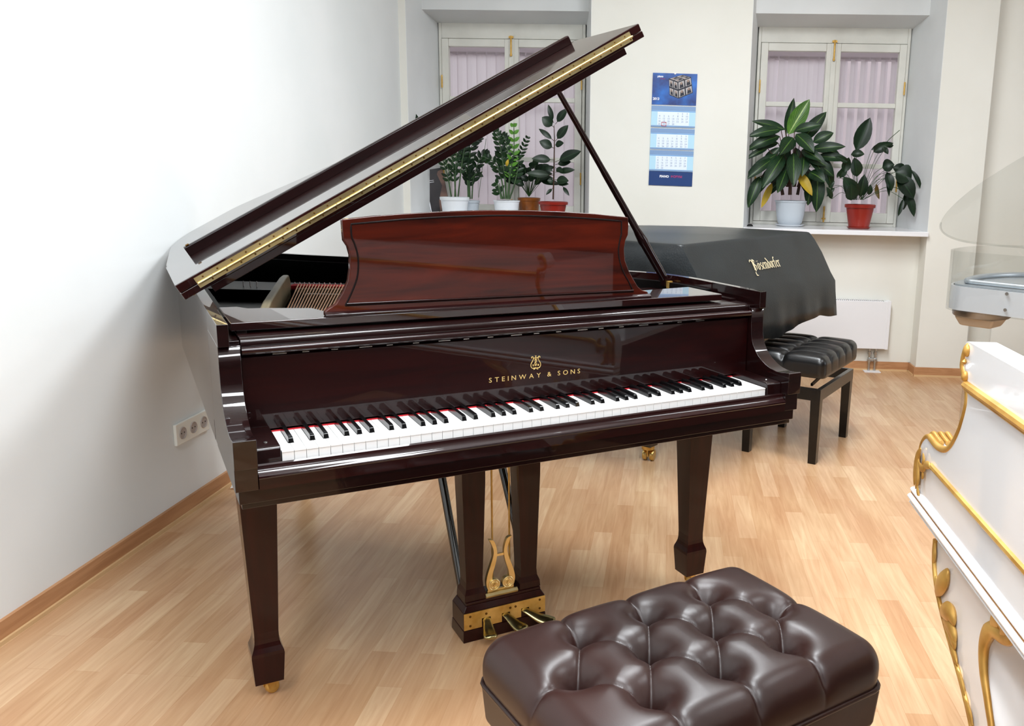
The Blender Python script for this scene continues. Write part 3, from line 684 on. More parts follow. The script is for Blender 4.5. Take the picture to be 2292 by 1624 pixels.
# ------------------------------------------------------------ tufted cushions
def cushion(name, W, D, H, z0, pleats, buttons, m, parent, R=.035, dome=.012, depth=.030, pdepth=.014, pw=.011, nx=150, ny=110, dw=.030, sideamp=.5, puff=.0):
    """rounded slab with button tufting: pleats = list of segments ((x0,y0),(x1,y1)), buttons = points"""
    hx, hy = W/2, D/2
    def grid(n, h):     # denser sampling near the edge
        return np.linspace(-h, h, n)
    V = []; idx = {}; F = []
    nz = 12
    xs = grid(nx, hx); ys = grid(ny, hy); zs = np.linspace(0, H, nz)
    def vid(i, j, k):
        key = (i, j, k)
        if key not in idx: idx[key] = len(V); V.append((xs[i], ys[j], zs[k]))
        return idx[key]
    for i in range(nx-1):
        for j in range(ny-1):
            F.append((vid(i, j, nz-1), vid(i+1, j, nz-1), vid(i+1, j+1, nz-1), vid(i, j+1, nz-1)))
            F.append((vid(i, j, 0), vid(i, j+1, 0), vid(i+1, j+1, 0), vid(i+1, j, 0)))
    for k in range(nz-1):
        for i in range(nx-1):
            F.append((vid(i, 0, k), vid(i+1, 0, k), vid(i+1, 0, k+1), vid(i, 0, k+1)))
            F.append((vid(i+1, ny-1, k), vid(i, ny-1, k), vid(i, ny-1, k+1), vid(i+1, ny-1, k+1)))
        for j in range(ny-1):
            F.append((vid(0, j+1, k), vid(0, j, k), vid(0, j, k+1), vid(0, j+1, k+1)))
            F.append((vid(nx-1, j, k), vid(nx-1, j+1, k), vid(nx-1, j+1, k+1), vid(nx-1, j, k+1)))
    P = np.array(V)
    # rounded box
    lo = np.array([-hx+R, -hy+R, R*.55]); hi = np.array([hx-R, hy-R, H-R])
    C_ = np.clip(P, lo, hi); d = P-C_; Ln = np.linalg.norm(d, axis=1); N = np.zeros_like(d); ok = Ln > 1e-9
    N[ok] = d[ok]/Ln[ok, None]
    rad = np.where(P[:, 2] < R*.55, R*.55, R)
    Rm_ = np.array([R, R, 1.0])
    P2 = P.copy()
    bot = P[:, 2] < R*.55
    P2[ok] = C_[ok]+N[ok]*R
    P2[bot, 2] = np.maximum(0, P[bot, 2])
    side = ok & (np.abs(N[:, 2]) < .2)
    Nn = N.copy(); Nn[~ok] = (0, 0, 1)
    xy = P2[:, :2]
    dp = np.full(len(P), 9.)
    for (a, b) in pleats:
        a = np.array(a, float); b = np.array(b, float); ab = b-a; t = np.clip(((xy-a) @ ab)/(ab @ ab), 0, 1)
        q = a+t[:, None]*ab; dp = np.minimum(dp, np.linalg.norm(xy-q, axis=1))
    db = np.full(len(P), 9.)
    for b in buttons: db = np.minimum(db, np.linalg.norm(xy-np.array(b), axis=1))
    h = dome*(1-(P2[:, 0]/hx)**4)*(1-(P2[:, 1]/hy)**4)
    h = h-pdepth*np.exp(-dp/pw)-depth*np.exp(-(db/dw)**1.5)-.012*np.exp(-(db/.010)**2)-.0025*np.exp(-dp/.0022)
    h = h+puff*(1-np.exp(-(dp/.03)**2))
    wside = np.where(P2[:, 2] < .012, 0, np.clip((P2[:, 2])/(H*.8), 0, 1))
    fac = np.where(N[:, 2] > .5, 1, np.where(ok, .45+.55*np.clip(N[:, 2]*2, 0, 1), 1))*wside
    P3 = P2+Nn*(h*fac)[:, None]
    P3[:, 2] += z0
    o = obj(name, P3, F, m, parent, smooth=180)
    return o
def diamond(bt, sx, sy, hx, hy, ext=.03):
    """pleats between diagonal neighbours, and from outer buttons to the edge"""
    pl = []
    for i, a in enumerate(bt):
        for b in bt[i+1:]:
            if abs(abs(a[0]-b[0])-sx/2) < sx*.12 and abs(abs(a[1]-b[1])-sy) < sy*.2: pl.append((a, b))
    ym, yM = min(b[1] for b in bt), max(b[1] for b in bt)
    rows = sorted(set(round(b[1], 3) for b in bt))
    for b in bt:
        if b[1] <= ym+1e-4: pl.append((b, (b[0], -hy-ext)))
        if b[1] >= yM-1e-4: pl.append((b, (b[0], hy+ext)))
    for r in rows:
        xs = [b[0] for b in bt if abs(b[1]-r) < 1e-3]
        if len([1 for r2 in rows]) and (max(xs) >= max(b[0] for b in bt)-1e-3):
            pl.append(((max(xs), r), (hx+ext, r))); pl.append(((min(xs), r), (-hx-ext, r)))
    return pl
# brown bench in the foreground
BW, BD = .588, .400
bc = rotp((-.086, -.660, 0)); BA = A+.072
bench = thing('piano_bench', 'brown button-tufted leather piano bench in the foreground before the mahogany piano', 'bench', (bc[0], bc[1], 0), BA)
sx, sy = .1390, .102
bt = [(x, -sy) for x in (-sx, .0, sx)]+[(x, 0) for x in (-1.5*sx, -.5*sx, .5*sx, 1.5*sx)]+[(x, sy) for x in (-sx, .0, sx)]
cushion('cushion', BW, BD, .080, .432, diamond(bt, sx, sy, BW/2, BD/2), bt, 'leather', bench, R=.046, dome=.014, depth=.046, pdepth=.009, pw=.010, dw=.025, nx=230, ny=160)
part('seat_skirt', frus(0, 0, .352, .434, BW/2-.012, BD/2-.012, BW/2-.006, BD/2-.006), 'leather', bench, bevel=.012, seg=3)
part('seat_piping', tube([(sx_*(BW/2-.034)+.030*math.cos(a_), sy_*(BD/2-.034)+.030*math.sin(a_), .433) for sx_, sy_, a0_ in ((1, 1, 0), (-1, 1, 90), (-1, -1, 180), (1, -1, 270), (1, 1, 360)) for a_ in [math.radians(a0_+d_) for d_ in ((0, 22, 45, 68, 90) if a0_ < 360 else (0,))]], .0048, 8), 'leather', bench, smooth=60)
part('seat_frame', [box(-BW/2+.02, BW/2-.02, -BD/2+.02, BD/2-.02, .300, .352)], 'mahogany_leg', bench, bevel=.003)
for i in (-1, 1):
    for j in (-1, 1): part('leg', frus(i*(BW/2-.06), j*(BD/2-.055), 0, .300, .019, .019, .027, .027), 'mahogany_leg', bench, bevel=.002)

# ------------------------------------------------------------ covered black piano behind, its cover and stool
E2 = np.array((.532, .8467)); NN = np.array((.8467, -.532)); O2 = np.array((.288, 1.653))
def W2(s, n, z): p = O2+E2*s+NN*n; return (p[0], p[1], z)
ang2 = math.atan2(E2[1], E2[0])
BP = thing('grand_piano', 'black grand piano hidden under a black cover, only a brass caster showing', 'grand piano', (O2[0], O2[1], 0), ang2)
# local frame: x along keyboard, y toward the tail (minus NN)
pout = [(.02, -.10), (1.28, -.10), (1.28, .35), (1.24, .55), (1.05, .80), (.80, 1.0), (.62, 1.22), (.50, 1.42), (.32, 1.55), (.14, 1.54), (.04, 1.42), (.02, 1.25)]
part('case', prism([(x, max(y, .06)) for x, y in pout], .66, .955, 'z'), 'black_gloss', BP, smooth=35)
part('keybed', box(.03, 1.27, -.125, .30, .60, .70), 'black_gloss', BP, bevel=.004)
for cx, cy in ((.10, .20), (1.20, .20), (.30, 1.25)):
    l_ = part('leg', [frus(cx, cy, .075, .66, .032, .032, .05, .05)], 'black_gloss', BP, bevel=.003)
    caster(l_, cx, cy, 'brass_old', .3, 1.65)
# cover draped over it
def cover():
    top = [(0, 0), (1.30, 0), (1.30, .40), (1.25, .62), (1.06, .86), (.82, 1.06), (.65, 1.30), (.52, 1.48), (.33, 1.60), (.13, 1.58), (.02, 1.44), (.0, 1.2)]
    # resample outline densely
    def resample(P, n_per=.03):
        out_ = []; P = [np.array(p, float) for p in P]
        for i in range(len(P)):
            a, b = P[i], P[(i+1) % len(P)]; k = max(1, int(np.linalg.norm(b-a)/n_per))
            for j in range(k): out_.append(a+(b-a)*j/k)
        return out_
    o0 = resample(top); n = len(o0)
    cen = np.mean(o0, axis=0)
    nrm = []
    for i in range(n):
        t = o0[(i+2) % n]-o0[(i-2) % n]; t /= np.linalg.norm(t); nrm.append(np.array((t[1], -t[0])))
    rings = []
    def ring(fn): rings.append([fn(i) for i in range(n)])
    ring(lambda i: (*(o0[i]*.985+cen*.015), 1.003))
    for (off, z, zf, nf) in ((.0, 1.000, 1.000, .000), (.014, .990, .990, .010), (.028, .965, .965, .030), (.034, .90, .900, .075), (.036, .80, .800, .130), (.040, .74, .757, .158), (.044, .70, .70, .162), (.050, .64, .64, .168), (.056, .575, .575, .174)):
        def fn(i, off=off, z=z, zf=zf, nf=nf):
            p = o0[i]; N_ = nrm[i]
            fr = max(0.0, 1-max(0, p[1])/.10)      # near the keyboard edge
            d = N_*off*(1-fr)
            q = p+d
            if fr > 0: q = q+np.array((0, -nf))*fr+np.array((N_[0]*off*.4, 0))
            wv = .007*math.sin(i*.55+z*5)*max(0, (.76-z)/.2)+.003*math.sin(i*1.3)*max(0, (.72-z)/.15)
            q = q+N_*wv
            zz = z*(1-fr)+zf*fr
            if z < .6: zz += .020*math.sin(p[0]*7+p[1]*5+.6)-.10*max(0, (p[0]/1.3-.0))*fr*-.0+.003*math.sin(i*.9)
            return (q[0], q[1], zz)
        ring(fn)
    V = []; F = []
    for r in rings: V += r
    for k in range(len(rings)-1):
        for i in range(n): F.append((k*n+i, k*n+(i+1) % n, (k+1)*n+(i+1) % n, (k+1)*n+i))
    F.append(tuple(range(n)))
    return V, F
cov = MB(); cov.add(*cover())
co = cov.build('piano_cover', 'cover', None, smooth=50); co.location = (O2[0], O2[1], 0); co.rotation_euler = (0, 0, ang2)
tag(co, 'black leatherette cover with gold gothic lettering draped over the rear piano', 'cover')
sm = co.modifiers.new('thick', 'SOLIDIFY'); sm.thickness = .003; sm.offset = 1
# blackletter word drawn with a broad nib, lying on the sloping front of the cover
def nib(strokes, w=.17, ang=.7):
    out_ = MB(); dx, dy = w/2*math.cos(ang), w/2*math.sin(ang)
    for s_ in strokes:
        for (a, b) in zip(s_, s_[1:]):
            v = [(a[0]-dx, a[1]-dy), (a[0]+dx, a[1]+dy), (b[0]+dx, b[1]+dy), (b[0]-dx, b[1]-dy)]
            out_.add([(p[0], p[1], 0) for p in v], [(0, 1, 2, 3)])
    return out_
G = {'B': ([[(-.45, 1.35), (-.35, 1.6), (-.1, 1.6), (.15, 1.35), (.15, .1)], [(.35, 1.65), (.35, .15)], [(.35, 1.65), (.75, 1.4), (.35, .95), (.8, .6), (.75, .2), (.35, -.05), (.05, .15)], [(.3, -.05), (.0, -.3), (.05, -.75), (.4, -.8)]], 1.1),
     'o': ([[(.1, .85), (.1, .15), (.3, 0)], [(.1, .85), (.3, 1), (.5, .85), (.5, .15), (.3, 0)]], .68),
     'O': ([[(.1, .85), (.1, .15), (.3, 0)], [(.1, .85), (.3, 1), (.5, .85), (.5, .15), (.3, 0)], [(.15, 1.3), (.17, 1.34)], [(.42, 1.3), (.44, 1.34)]], .68),
     's': ([[(.5, .9), (.3, 1), (.1, .8), (.5, .35), (.45, .05), (.1, .02)]], .66),
     'e': ([[(.5, .15), (.3, 0), (.1, .15), (.1, .85), (.3, 1), (.5, .8), (.15, .5)]], .62),
     'n': ([[(.0, .9), (.1, 1), (.1, .05), (.18, 0)], [(.1, .85), (.35, 1), (.5, .85), (.5, .05), (.58, 0)]], .72),
     'd': ([[(.1, .8), (.1, .15), (.3, 0), (.5, .15), (.5, .8), (.3, 1), (.1, .8)], [(.5, .85), (.05, 1.6)]], .68),
     'r': ([[(.0, .9), (.1, 1), (.1, .05), (.18, 0)], [(.1, .85), (.3, 1), (.42, .9)]], .52),
     'f': ([[(.15, -.05), (.15, 1.3), (.3, 1.6), (.5, 1.5)], [(.0, .95), (.4, .95)]], .50)}
word = MB(); cur = 0
for ch in 'BOsendorfer':
    st_, adv = G[ch]; q = nib(st_, .15); word.add([(p[0]+cur, p[1], 0) for p in q.v], q.f); cur += adv
hgt = .034; wid = .278
def on_cover(u, v):      # u along keyboard, v up the slope, from z=.757,n=.158 to z=1,n=0
    z = .866+v*.83
    return (u, -(float(np.interp(z, [.757, .80, .90, .965, 1.0], [.158, .130, .075, .030, 0]))+.0075), z+.003)
wv = [on_cover(.487+p[0]/cur*wid, p[1]*hgt) for p in word.v]
lo_ = obj('lettering', wv, word.f, 'cream_print', co)
sd = lo_.modifiers.new('t', 'SOLIDIFY'); sd.thickness = .0015; sd.offset = 0

# black stool (legs measured at A, B, C, D)
sc0 = np.array((.896, 2.198)); se = np.array((.229, .453)); sa = math.atan2(se[1], se[0])
stool = thing('piano_stool', 'black tufted leather stool on four straight legs beside the covered piano', 'stool', (sc0[0], sc0[1], 0), sa)
SL, SWd = .54, .37
for i in (-1, 1):
    for j in (-1, 1): part('leg', frus(i*(SL/2-.0225), j*(SWd/2-.0225), 0, .335, .0185, .0185, .0225, .0225), 'black_wood', stool, bevel=.002)
part('seat_frame', [box(-SL/2, SL/2, -SWd/2, -SWd/2+.022, .298, .353), box(-SL/2, SL/2, SWd/2-.022, SWd/2, .298, .353), box(-SL/2, -SL/2+.022, -SWd/2+.022, SWd/2-.022, .298, .353), box(SL/2-.022, SL/2, -SWd/2+.022, SWd/2-.022, .298, .353)], 'black_wood', stool, bevel=.002)
part('scissor_lift', [xf(box(-.20, .20, s*.12-.005, s*.12+.005, -.006, .006), Matrix.Translation((0, 0, .375)) @ Matrix.Rotation(s*.10, 4, 'Y')) for s in (-1, 1)]+[box(-.22, .22, -.13, .13, .398, .405)], 'black_gloss', stool)
sb_ = [(x, y) for x in (-.17, -.057, .057, .17) for y in (-.005,)]
spl = [((x, -.3), (x, .3)) for x in (-.17, -.057, .057, .17)]+[((-.4, 0), (.4, 0))]
cushion('cushion', .56, .40, .095, .405, spl, [(x, 0) for x in (-.17, -.057, .057, .17)], 'leather_black', stool, R=.036, dome=.014, depth=.014, pdepth=.014, pw=.014, nx=110, ny=80)

# ------------------------------------------------------------ white and gold piano at the right
WP = thing('grand_piano', 'white grand piano with gilded scroll mouldings at the right edge of the photo', 'grand piano', (0, 0, 0), 0)
X0, X1 = .800, .852
wp = [(-.352, .994), (-.338, .992), (-.326, .975), (-.320, .955), (-.324, .938), (-.345, .929), (-.358, .914), (-.364, .898), (-.366, .884), (-.362, .868), (-.354, .848), (-.343, .826), (-.325, .802), (-.305, .782), (-.280, .766), (-.250, .757), (-.220, .7535),
      (-.188, .755), (-.165, .757), (-.148, .752), (-.130, .740), (-.116, .728), (-.108, .705), (-.104, .673), (-.106, .640), (-.110, .617)]
wpc = catmull(wp, 3)
side = wpc+[(-1.95, .617), (-1.95, .994)]
part('side_panel', prism(side, X0, X1, 'x'), 'white_gloss', WP, smooth=30)
def bead(name, x, z, rx, rz_, m):
    pts = [(x-rx*math.cos(t), z+rz_*math.sin(t)) for t in np.linspace(-pi/2, pi/2, 9)]+[(X0+.04, z+rz_), (X0+.04, z-rz_)]
    return part(name, prism(pts, -1.95, -.104, 'y'), m, WP, smooth=35)
bead('base_moulding', X0-.003, .6175, .007, .0055, 'white_gloss'); bead('base_gilt_line', X0-.004, .6105, .004, .0018, 'gilt_shade')
bead('base_moulding', X0-.005, .6020, .010, .0068, 'white_gloss'); bead('base_gilt_line', X0-.004, .5935, .004, .0020, 'gilt_shade')
bead('base_moulding', X0-.003, .5885, .007, .0032, 'white_gloss')
def onside(pts, r, name='gilt_moulding', m='gilt', off=.0, k=4, par=WP, flat=1.0):
    p = catmull(pts, k) if k else pts
    return part(name, tube([(X0-off, a, b) for a, b in p], r, 8, flat=flat), m, par, smooth=60)
# gilded edge following the arm
edge = [(p[0]-.004, p[1]-.002) for p in wp[6:19]]
ne = catmull(edge, 4)
part('gilt_edge', tube([(X0+.004, p[0]+.004, p[1]+.001) for p in ne], .0075, 8), 'gilt', WP, smooth=60)
part('gilt_edge', tube([(X0+.004, p[0], p[1]) for p in catmull([(-.190, .752), (-.165, .755), (-.146, .750), (-.128, .737), (-.116, .722), (-.112, .70), (-.110, .66), (-.113, .622)], 4)], .0062, 8), 'gilt', WP, smooth=60)
part('gilt_edge', tube([(X0+.002, p[0], p[1]) for p in catmull([(-.350, .986), (-.338, .978), (-.330, .960), (-.330, .942), (-.346, .930)], 4)], .0075, 8), 'gilt', WP, smooth=60)
part('arm_scroll', [tube([(x, p[0], p[1]) for p in catmull([(-.215, .758), (-.188, .760), (-.165, .763), (-.150, .757)], 4)], .006, 8) for x in (X0+.012, X0+.026, X0+.040)], 'gilt', WP, smooth=60)
part('gilt_knob', [lathe([(.0, -.012), (.006, -.008), (.0085, 0), (.006, .008), (0, .012)], (X0-.002, -.352, .978), 12), lathe([(.0, -.006), (.006, 0), (0, .006)], (X0-.002, -.345, .956), 10),
                   lathe([(.0, -.011), (.006, -.007), (.0085, 0), (.006, .007), (0, .011)], (X0-.002, -.356, .930), 12), lathe([(.0, -.008), (.006, 0), (0, .010)], (X0-.002, -.372, .912), 10)], 'gilt', WP, smooth=60)
part('gilt_rail', [prism([(X0, .9235), (X0-.008, .9215), (X0-.011, .916), (X0-.008, .9105), (X0-.005, .9095), (X0-.006, .907), (X0-.004, .9045), (X0, .9035)], -1.95, -.362, 'y')], 'gilt', WP, smooth=40)
part('gilt_rail', [prism([(X0, .7120), (X0-.006, .7105), (X0-.008, .7060), (X0-.005, .7020), (X0-.004, .7000), (X0, .6985)], -1.95, -.205, 'y')], 'gilt', WP, smooth=40)
def leafy(pts, r0, name, par=WP, off=.006, m='gilt'):
    p = catmull(pts, 5); n = len(p); rr_ = [r0*math.sin(pi*(i+.6)/(n+.2))**.7 for i in range(n)]
    return tube([(X0-off, a, b) for a, b in p], rr_, 10, True, flat=.5, ref=(1, 0, 0))
part('acanthus', [leafy([(-.118, .632), (-.120, .665), (-.126, .700), (-.140, .722)], .011, ''), leafy([(-.130, .628), (-.140, .650), (-.135, .680), (-.128, .705)], .009, ''),
                  leafy([(-.135, .690), (-.155, .684), (-.175, .690), (-.190, .708)], .009, ''), leafy([(-.170, .690), (-.185, .700), (-.205, .706), (-.215, .704)], .009, ''),
                  leafy([(-.160, .690), (-.168, .705), (-.160, .718)], .006, ''), leafy([(-.140, .640), (-.150, .626), (-.160, .620)], .006, ''), leafy([(-.165, .684), (-.172, .672), (-.166, .664)], .006, '')], 'gilt', WP, smooth=60)
# cabriole leg
lg = [(-.258, .596), (-.256, .566), (-.258, .535), (-.270, .505), (-.296, .475), (-.340, .445), (-.395, .418), (-.450, .392), (-.500, .366), (-.545, .335), (-.580, .29), (-.60, .22), (-.595, .12), (-.58, 0),
      (-.66, 0), (-.67, .12), (-.665, .25), (-.64, .37), (-.605, .42), (-.572, .46), (-.560, .50), (-.568, .53), (-.590, .552), (-.63, .560), (-.66, .575), (-.67, .596)]
lgc = catmull(lg, 3)
wl = part('leg', prism(lgc, X0+.008, X0+.085, 'x'), 'white_gloss', WP, smooth=30)
part('leg_gilt', [tube([(X0+.006, p[0], p[1]) for p in catmull(lg[1:13], 4)], .0058, 8), tube([(X0+.004, p[0], p[1]) for p in catmull(lg[15:26], 4)], list(np.interp(np.linspace(0, 1, 41), [0, .35, .62, .78, 1], [.006, .010, .017, .012, .010])), 10, True, flat=.6, ref=(1, 0, 0)), leafy([(-.585, .548), (-.600, .575), (-.622, .585), (-.640, .570)], .016, '', off=-.002), leafy([(-.625, .560), (-.650, .590), (-.675, .580)], .015, '', off=-.002)], 'gilt', wl, smooth=60)
part('leg_acanthus', [leafy(q, r, '', off=-.003) for q, r in (([(-.262, .560), (-.266, .535), (-.262, .515)], .008), ([(-.300, .466), (-.318, .492), (-.340, .520), (-.352, .545)], .020), ([(-.305, .462), (-.296, .485), (-.286, .500)], .008),
      ([(-.335, .446), (-.365, .465), (-.395, .474), (-.415, .462)], .020), ([(-.350, .437), (-.385, .450), (-.415, .446), (-.428, .430)], .014), ([(-.360, .432), (-.395, .440), (-.420, .432), (-.430, .420)], .012), ([(-.385, .422), (-.41, .418), (-.435, .408), (-.450, .402)], .010), ([(-.45, .392), (-.48, .385), (-.50, .372)], .008), ([(-.50, .365), (-.53, .358), (-.55, .345)], .008))], 'gilt', wl, smooth=60)
part('underside', box(X1, 1.9, -1.9, -.30, .60, .62), 'white_gloss', WP)
part('case_top', box(X1, 1.9, -1.9, -.62, .62, .90), 'white_gloss', WP)

# ------------------------------------------------------------ clear acrylic piano behind it
AP = thing('grand_piano', 'clear acrylic grand piano with aluminium frame behind the white and gold piano', 'grand piano', (1.555, 2.40, 0), -.74)
# local: x runs away to the right along the near side, y to the back
asd = catmull([(.95, .95), (.45, .90), (.12, .72), (.0, .42), (.02, .12), (.10, .012), (.25, 0), (.8, 0), (1.7, 0)], 6)
def strip(path, z0, z1, th):
    return wallstrip(path, offset(path, th), z0, z1)
ap = [(p[0], p[1]) for p in asd]
part('clear_rim', strip(ap, .664, .955, .012), 'acrylic', AP, smooth=40)
part('aluminium_frame', strip(offset(ap, .014), .668, .785, .012), 'acrylic_frost', AP, smooth=40)
part('rim_bolt', [tube([(x, .0+dy, z), (x, dy-.006, z)], .008, 10) for x, z, dy in ((.36, .776, 0), (.36, .700, 0), (.82, .776, 0), (.82, .70, 0))], 'steel', AP, smooth=40)
part('plate', [prism(offset(ap, .032), .778, .792, 'z')], 'alu', AP, smooth=40)
part('plate_rib', [tube([(p[0], p[1], .806) for p in offset(ap, .085)], .013, 8)], 'alu', AP, smooth=50)
part('felt_line', [tube([(.42, .30, .820), (1.6, .38, .822)], .008, 6)], 'felt', AP)
part('leg_collar', lathe([(0, .622), (.132, .622), (.138, .628), (.142, .658), (.138, .664), (0, .664)], (.155, .225, 0), 40), 'chrome', AP, smooth=40)
part('leg_block', frus(.155, .225, .572, .622, .080, .065, .105, .09), 'block_beige', AP, bevel=.012)
part('clear_leg', [cyl((.155, .225, 0), (.155, .225, .572), .055, 24)], 'acrylic', AP, smooth=40)
# raised clear lid: rounded sheet leaning back
ll = catmull([(1.6, .0), (.8, .0), (.35, .0), (.12, .03), (-.01, .14), (-.03, .36), (.04, .66), (.22, 1.02), (.7, 1.42), (1.6, 1.80)], 6)
lidA = part('clear_lid', prism(ll, 0, .010, 'z'), 'acrylic', AP, smooth=40)
lidA.location = (-.09, .10, .985); lidA.rotation_euler = (.52, 0, 0)
part('lid_edge', tube([(p[0], p[1], .005) for p in ll[:26]], .005, 8), 'acrylic', lidA, smooth=60)
for cx in (1.3,): part('clear_leg', cyl((cx, .2, 0), (cx, .2, .672), .055, 24), 'acrylic', AP, smooth=40)

# ------------------------------------------------------------ calendar
cal = thing('wall_calendar', 'blue three-month wall calendar for 2013 hanging between the two windows', 'calendar', (.235, WY-.001, 1.572), 0)
cal.rotation_euler = (0, math.radians(.8), 0)
def flatbox(x0, x1, z0, z1, y0=-.004, y1=-.002): return box(x0, x1, y0, y1, z0, z1)
CWd = .142
def cmat(name, c1, c2, sc=6, rough=.4): return noisy(name, c1, c2, sc, rough=rough)
M['cal_blue'] = cmat('calendar satin blue', (.03, .14, .42), (.08, .42, .78), 9)
M['cal_pale'] = mat('calendar pale blue', (.72, .87, .95), .5); M['cal_head'] = mat('calendar slate header', (.50, .62, .78), .5)
M['cal_line'] = mat('calendar blue line', (.30, .52, .85), .5); M['cal_white'] = mat('calendar page white', (.90, .94, .99), .5)
M['cal_navy'] = mat('calendar navy strip', (.07, .22, .45), .5); M['ink'] = mat('calendar grey ink', (.46, .55, .68), .6); M['white_ink'] = mat('white print', (.95, .95, .97), .6)
M['pink_ink'] = mat('magenta print', (.66, .22, .45), .6); M['photo_dark'] = mat('dark photo print', (.09, .10, .16), .5); M['photo_light'] = mat('light photo print', (.70, .68, .68), .5); M['photo_skin'] = mat('warm photo print', (.62, .52, .47), .5)
pic = part('picture_sheet', flatbox(-.142, .142, .157, .352), 'cal_blue', cal)
cube = MB()
fa = lambda a, b, c, d, u, v: tuple((1-u)*(1-v)*np.array(a)+u*(1-v)*np.array(b)+u*v*np.array(c)+(1-u)*v*np.array(d))
L1_, R1_ = ((-.040, .318), (.018, .300), (.028, .198), (-.030, .218)), ((.018, .300), (.102, .332), (.118, .236), (.028, .198))
T_ = ((-.040, .318), (.018, .300), (.102, .332), (.045, .345))
def quad(q, y, mi): cube.add([(p[0], y, p[1]) for p in q], [(0, 1, 2, 3)], mi)
for q, nu in ((L1_, 2), (R1_, 2), (T_, 2)):
    quad(q, -.0046, 0)
    for i in range(nu):
        for j in range(2):
            u0, u1, v0, v1 = i/nu+.05, (i+1)/nu-.04, j/2+.05, (j+1)/2-.05
            quad([fa(*q, u0, v0), fa(*q, u1, v0), fa(*q, u1, v1), fa(*q, u0, v1)], -.0050, 1)
            um = (u0+u1)/2; quad([fa(*q, um-.09, v0+.10), fa(*q, um+.10, v0+.10), fa(*q, um+.16, v1-.02), fa(*q, um-.14, v1-.02)], -.0054, 0)
            quad([fa(*q, um-.06, v0+.04), fa(*q, um+.07, v0+.04), fa(*q, um+.07, v0+.19), fa(*q, um-.06, v0+.19)], -.0058, 2)
cube.build('printed_cube', ['photo_dark', 'photo_light', 'photo_skin'], pic)
def ctext(s, x, z, size, m, par, bold=0, yy=-.0052, cx=False, sp=1.0):
    v, f = text_vf(s, size, .0001, bold, sp)
    w_, x0_ = width((v, f)); dx = x-(w_/2+x0_ if cx else 0)
    return part('print', ([(p[0]+dx, yy-p[2]*.5, p[1]+z) for p in v], f), m, par)
ctext('2013', -.136, .186, .021, 'white_ink', pic, .0008); ctext('piano', -.112, .326, .017, 'white_ink', pic, .0006); ctext('\u0424\u043e\u0440\u0443\u043c', -.096, .314, .010, 'pink_ink', pic)
part('hanger', [tube([(-.006, -.006, .350), (.006, -.006, .350)], .005, 8)], 'white_ink', cal)
tops = (.150, .010, -.128)
for bi, (zt, first, ndays) in enumerate(zip(tops, (4, 4, 0), (28, 31, 30))):
    zb = zt-.132
    sh = part('month_sheet', flatbox(-.142, .142, zb, zt, -.006, -.003), 'cal_pale', cal)
    part('month_header', flatbox(-.142, .142, zt-.028, zt, -.0072, -.006), 'cal_head', sh)
    part('header_line', flatbox(-.142, .142, zt-.034, zt-.031, -.0068, -.006), 'cal_line', sh)
    part('page_field', flatbox(-.102, .102, zb+.012, zt-.036, -.0066, -.006), 'cal_white', sh)
    part('month_foot', flatbox(-.142, .142, zb, zb+.010, -.0070, -.006), 'cal_head', sh)
    dg_ = MB()
    for d in range(1, ndays+1):
        c = (first+d-1) % 7; r = (first+d-1)//7
        v, f = text_vf(str(d), .015, .0001); w_, x0_ = width((v, f))
        cxp = -.088+c*.0293; czp = zt-.051-r*.0166
        dg_.add([(p[0]-x0_-w_/2+cxp, -.0070-p[2]*.5, p[1]+czp) for p in v], f)
    dg_.build('day_numbers', 'ink', sh)
    part('spiral', [tube([(x, -.007, zt-.001), (x, -.007, zt+.006)], .0012, 5) for x in np.linspace(-.138, .138, 44)], 'white_ink', sh)['kind'] = 'stuff'
    if bi == 0:
        cxp = -.088+1*.0293; czp = zt-.051-4*.0166+.004
        part('date_frame', [flatbox(cxp-.016, cxp+.016, czp+.010, czp+.013, -.009, -.0075), flatbox(cxp-.016, cxp+.016, czp-.013, czp-.010, -.009, -.0075), flatbox(cxp-.016, cxp-.013, czp-.013, czp+.013, -.009, -.0075), flatbox(cxp+.013, cxp+.016, czp-.013, czp+.013, -.009, -.0075)], 'red_paint', sh)
bs = part('bottom_strip', flatbox(-.142, .142, -.352-.0, -.262, -.004, -.002), 'cal_navy', cal)
cal_bot = -.262
ctext('PIANO', -.072, -.300, .020, 'white_ink', bs, .0009); ctext('\u0424\u041e\u0420\u0423\u041c', .0, -.300, .020, 'pink_ink', bs, .0006)

# ------------------------------------------------------------ radiator, sockets, scraps
rad = thing('radiator', 'white flat panel radiator below the right window', 'radiator', (1.29, 3.90, 0))
part('panel', box(-.44, .445, -.002, .028, .160, .487), 'radiator', rad, bevel=.004)
part('side_cover', box(.425, .447, -.004, .064, .158, .490), 'radiator', rad, bevel=.003); part('side_cover', box(-.442, -.42, -.004, .064, .158, .490), 'radiator', rad, bevel=.003)
part('top_grille', [box(-.42, .425, .028, .060, .478, .486)]+[box(x-.0035, x+.0035, .0, .058, .486, .4905) for x in np.linspace(-.41, .385, 60)], 'radiator', rad)
part('grille_gap', box(-.42, .40, .002, .058, .4862, .4872), 'grille', rad)  # dark sheet puts the shade between the bars into colour
for dx in (.335, .375):
    part('valve_pipe', [cyl((dx, .03, 0), (dx, .03, .165), .008), lathe([(0, .06), (.013, .064), (.015, .08), (.011, .095), (0, .10)], (dx, .03, 0), 12), lathe([(0, .115), (.014, .118), (.014, .135), (0, .14)], (dx, .03, 0), 12)], 'steel', rad, smooth=40)
part('pipe_bridge', cyl((.335, .022, .085), (.375, .022, .085), .009), 'steel', rad, smooth=40)
part('floor_plate', box(.30, .41, -.02, .06, 0, .004), 'radiator', rad, bevel=.001)
sk = thing('socket_strip', 'white triple wall socket low on the left wall beside the piano', 'socket', (WX, .992, .275))
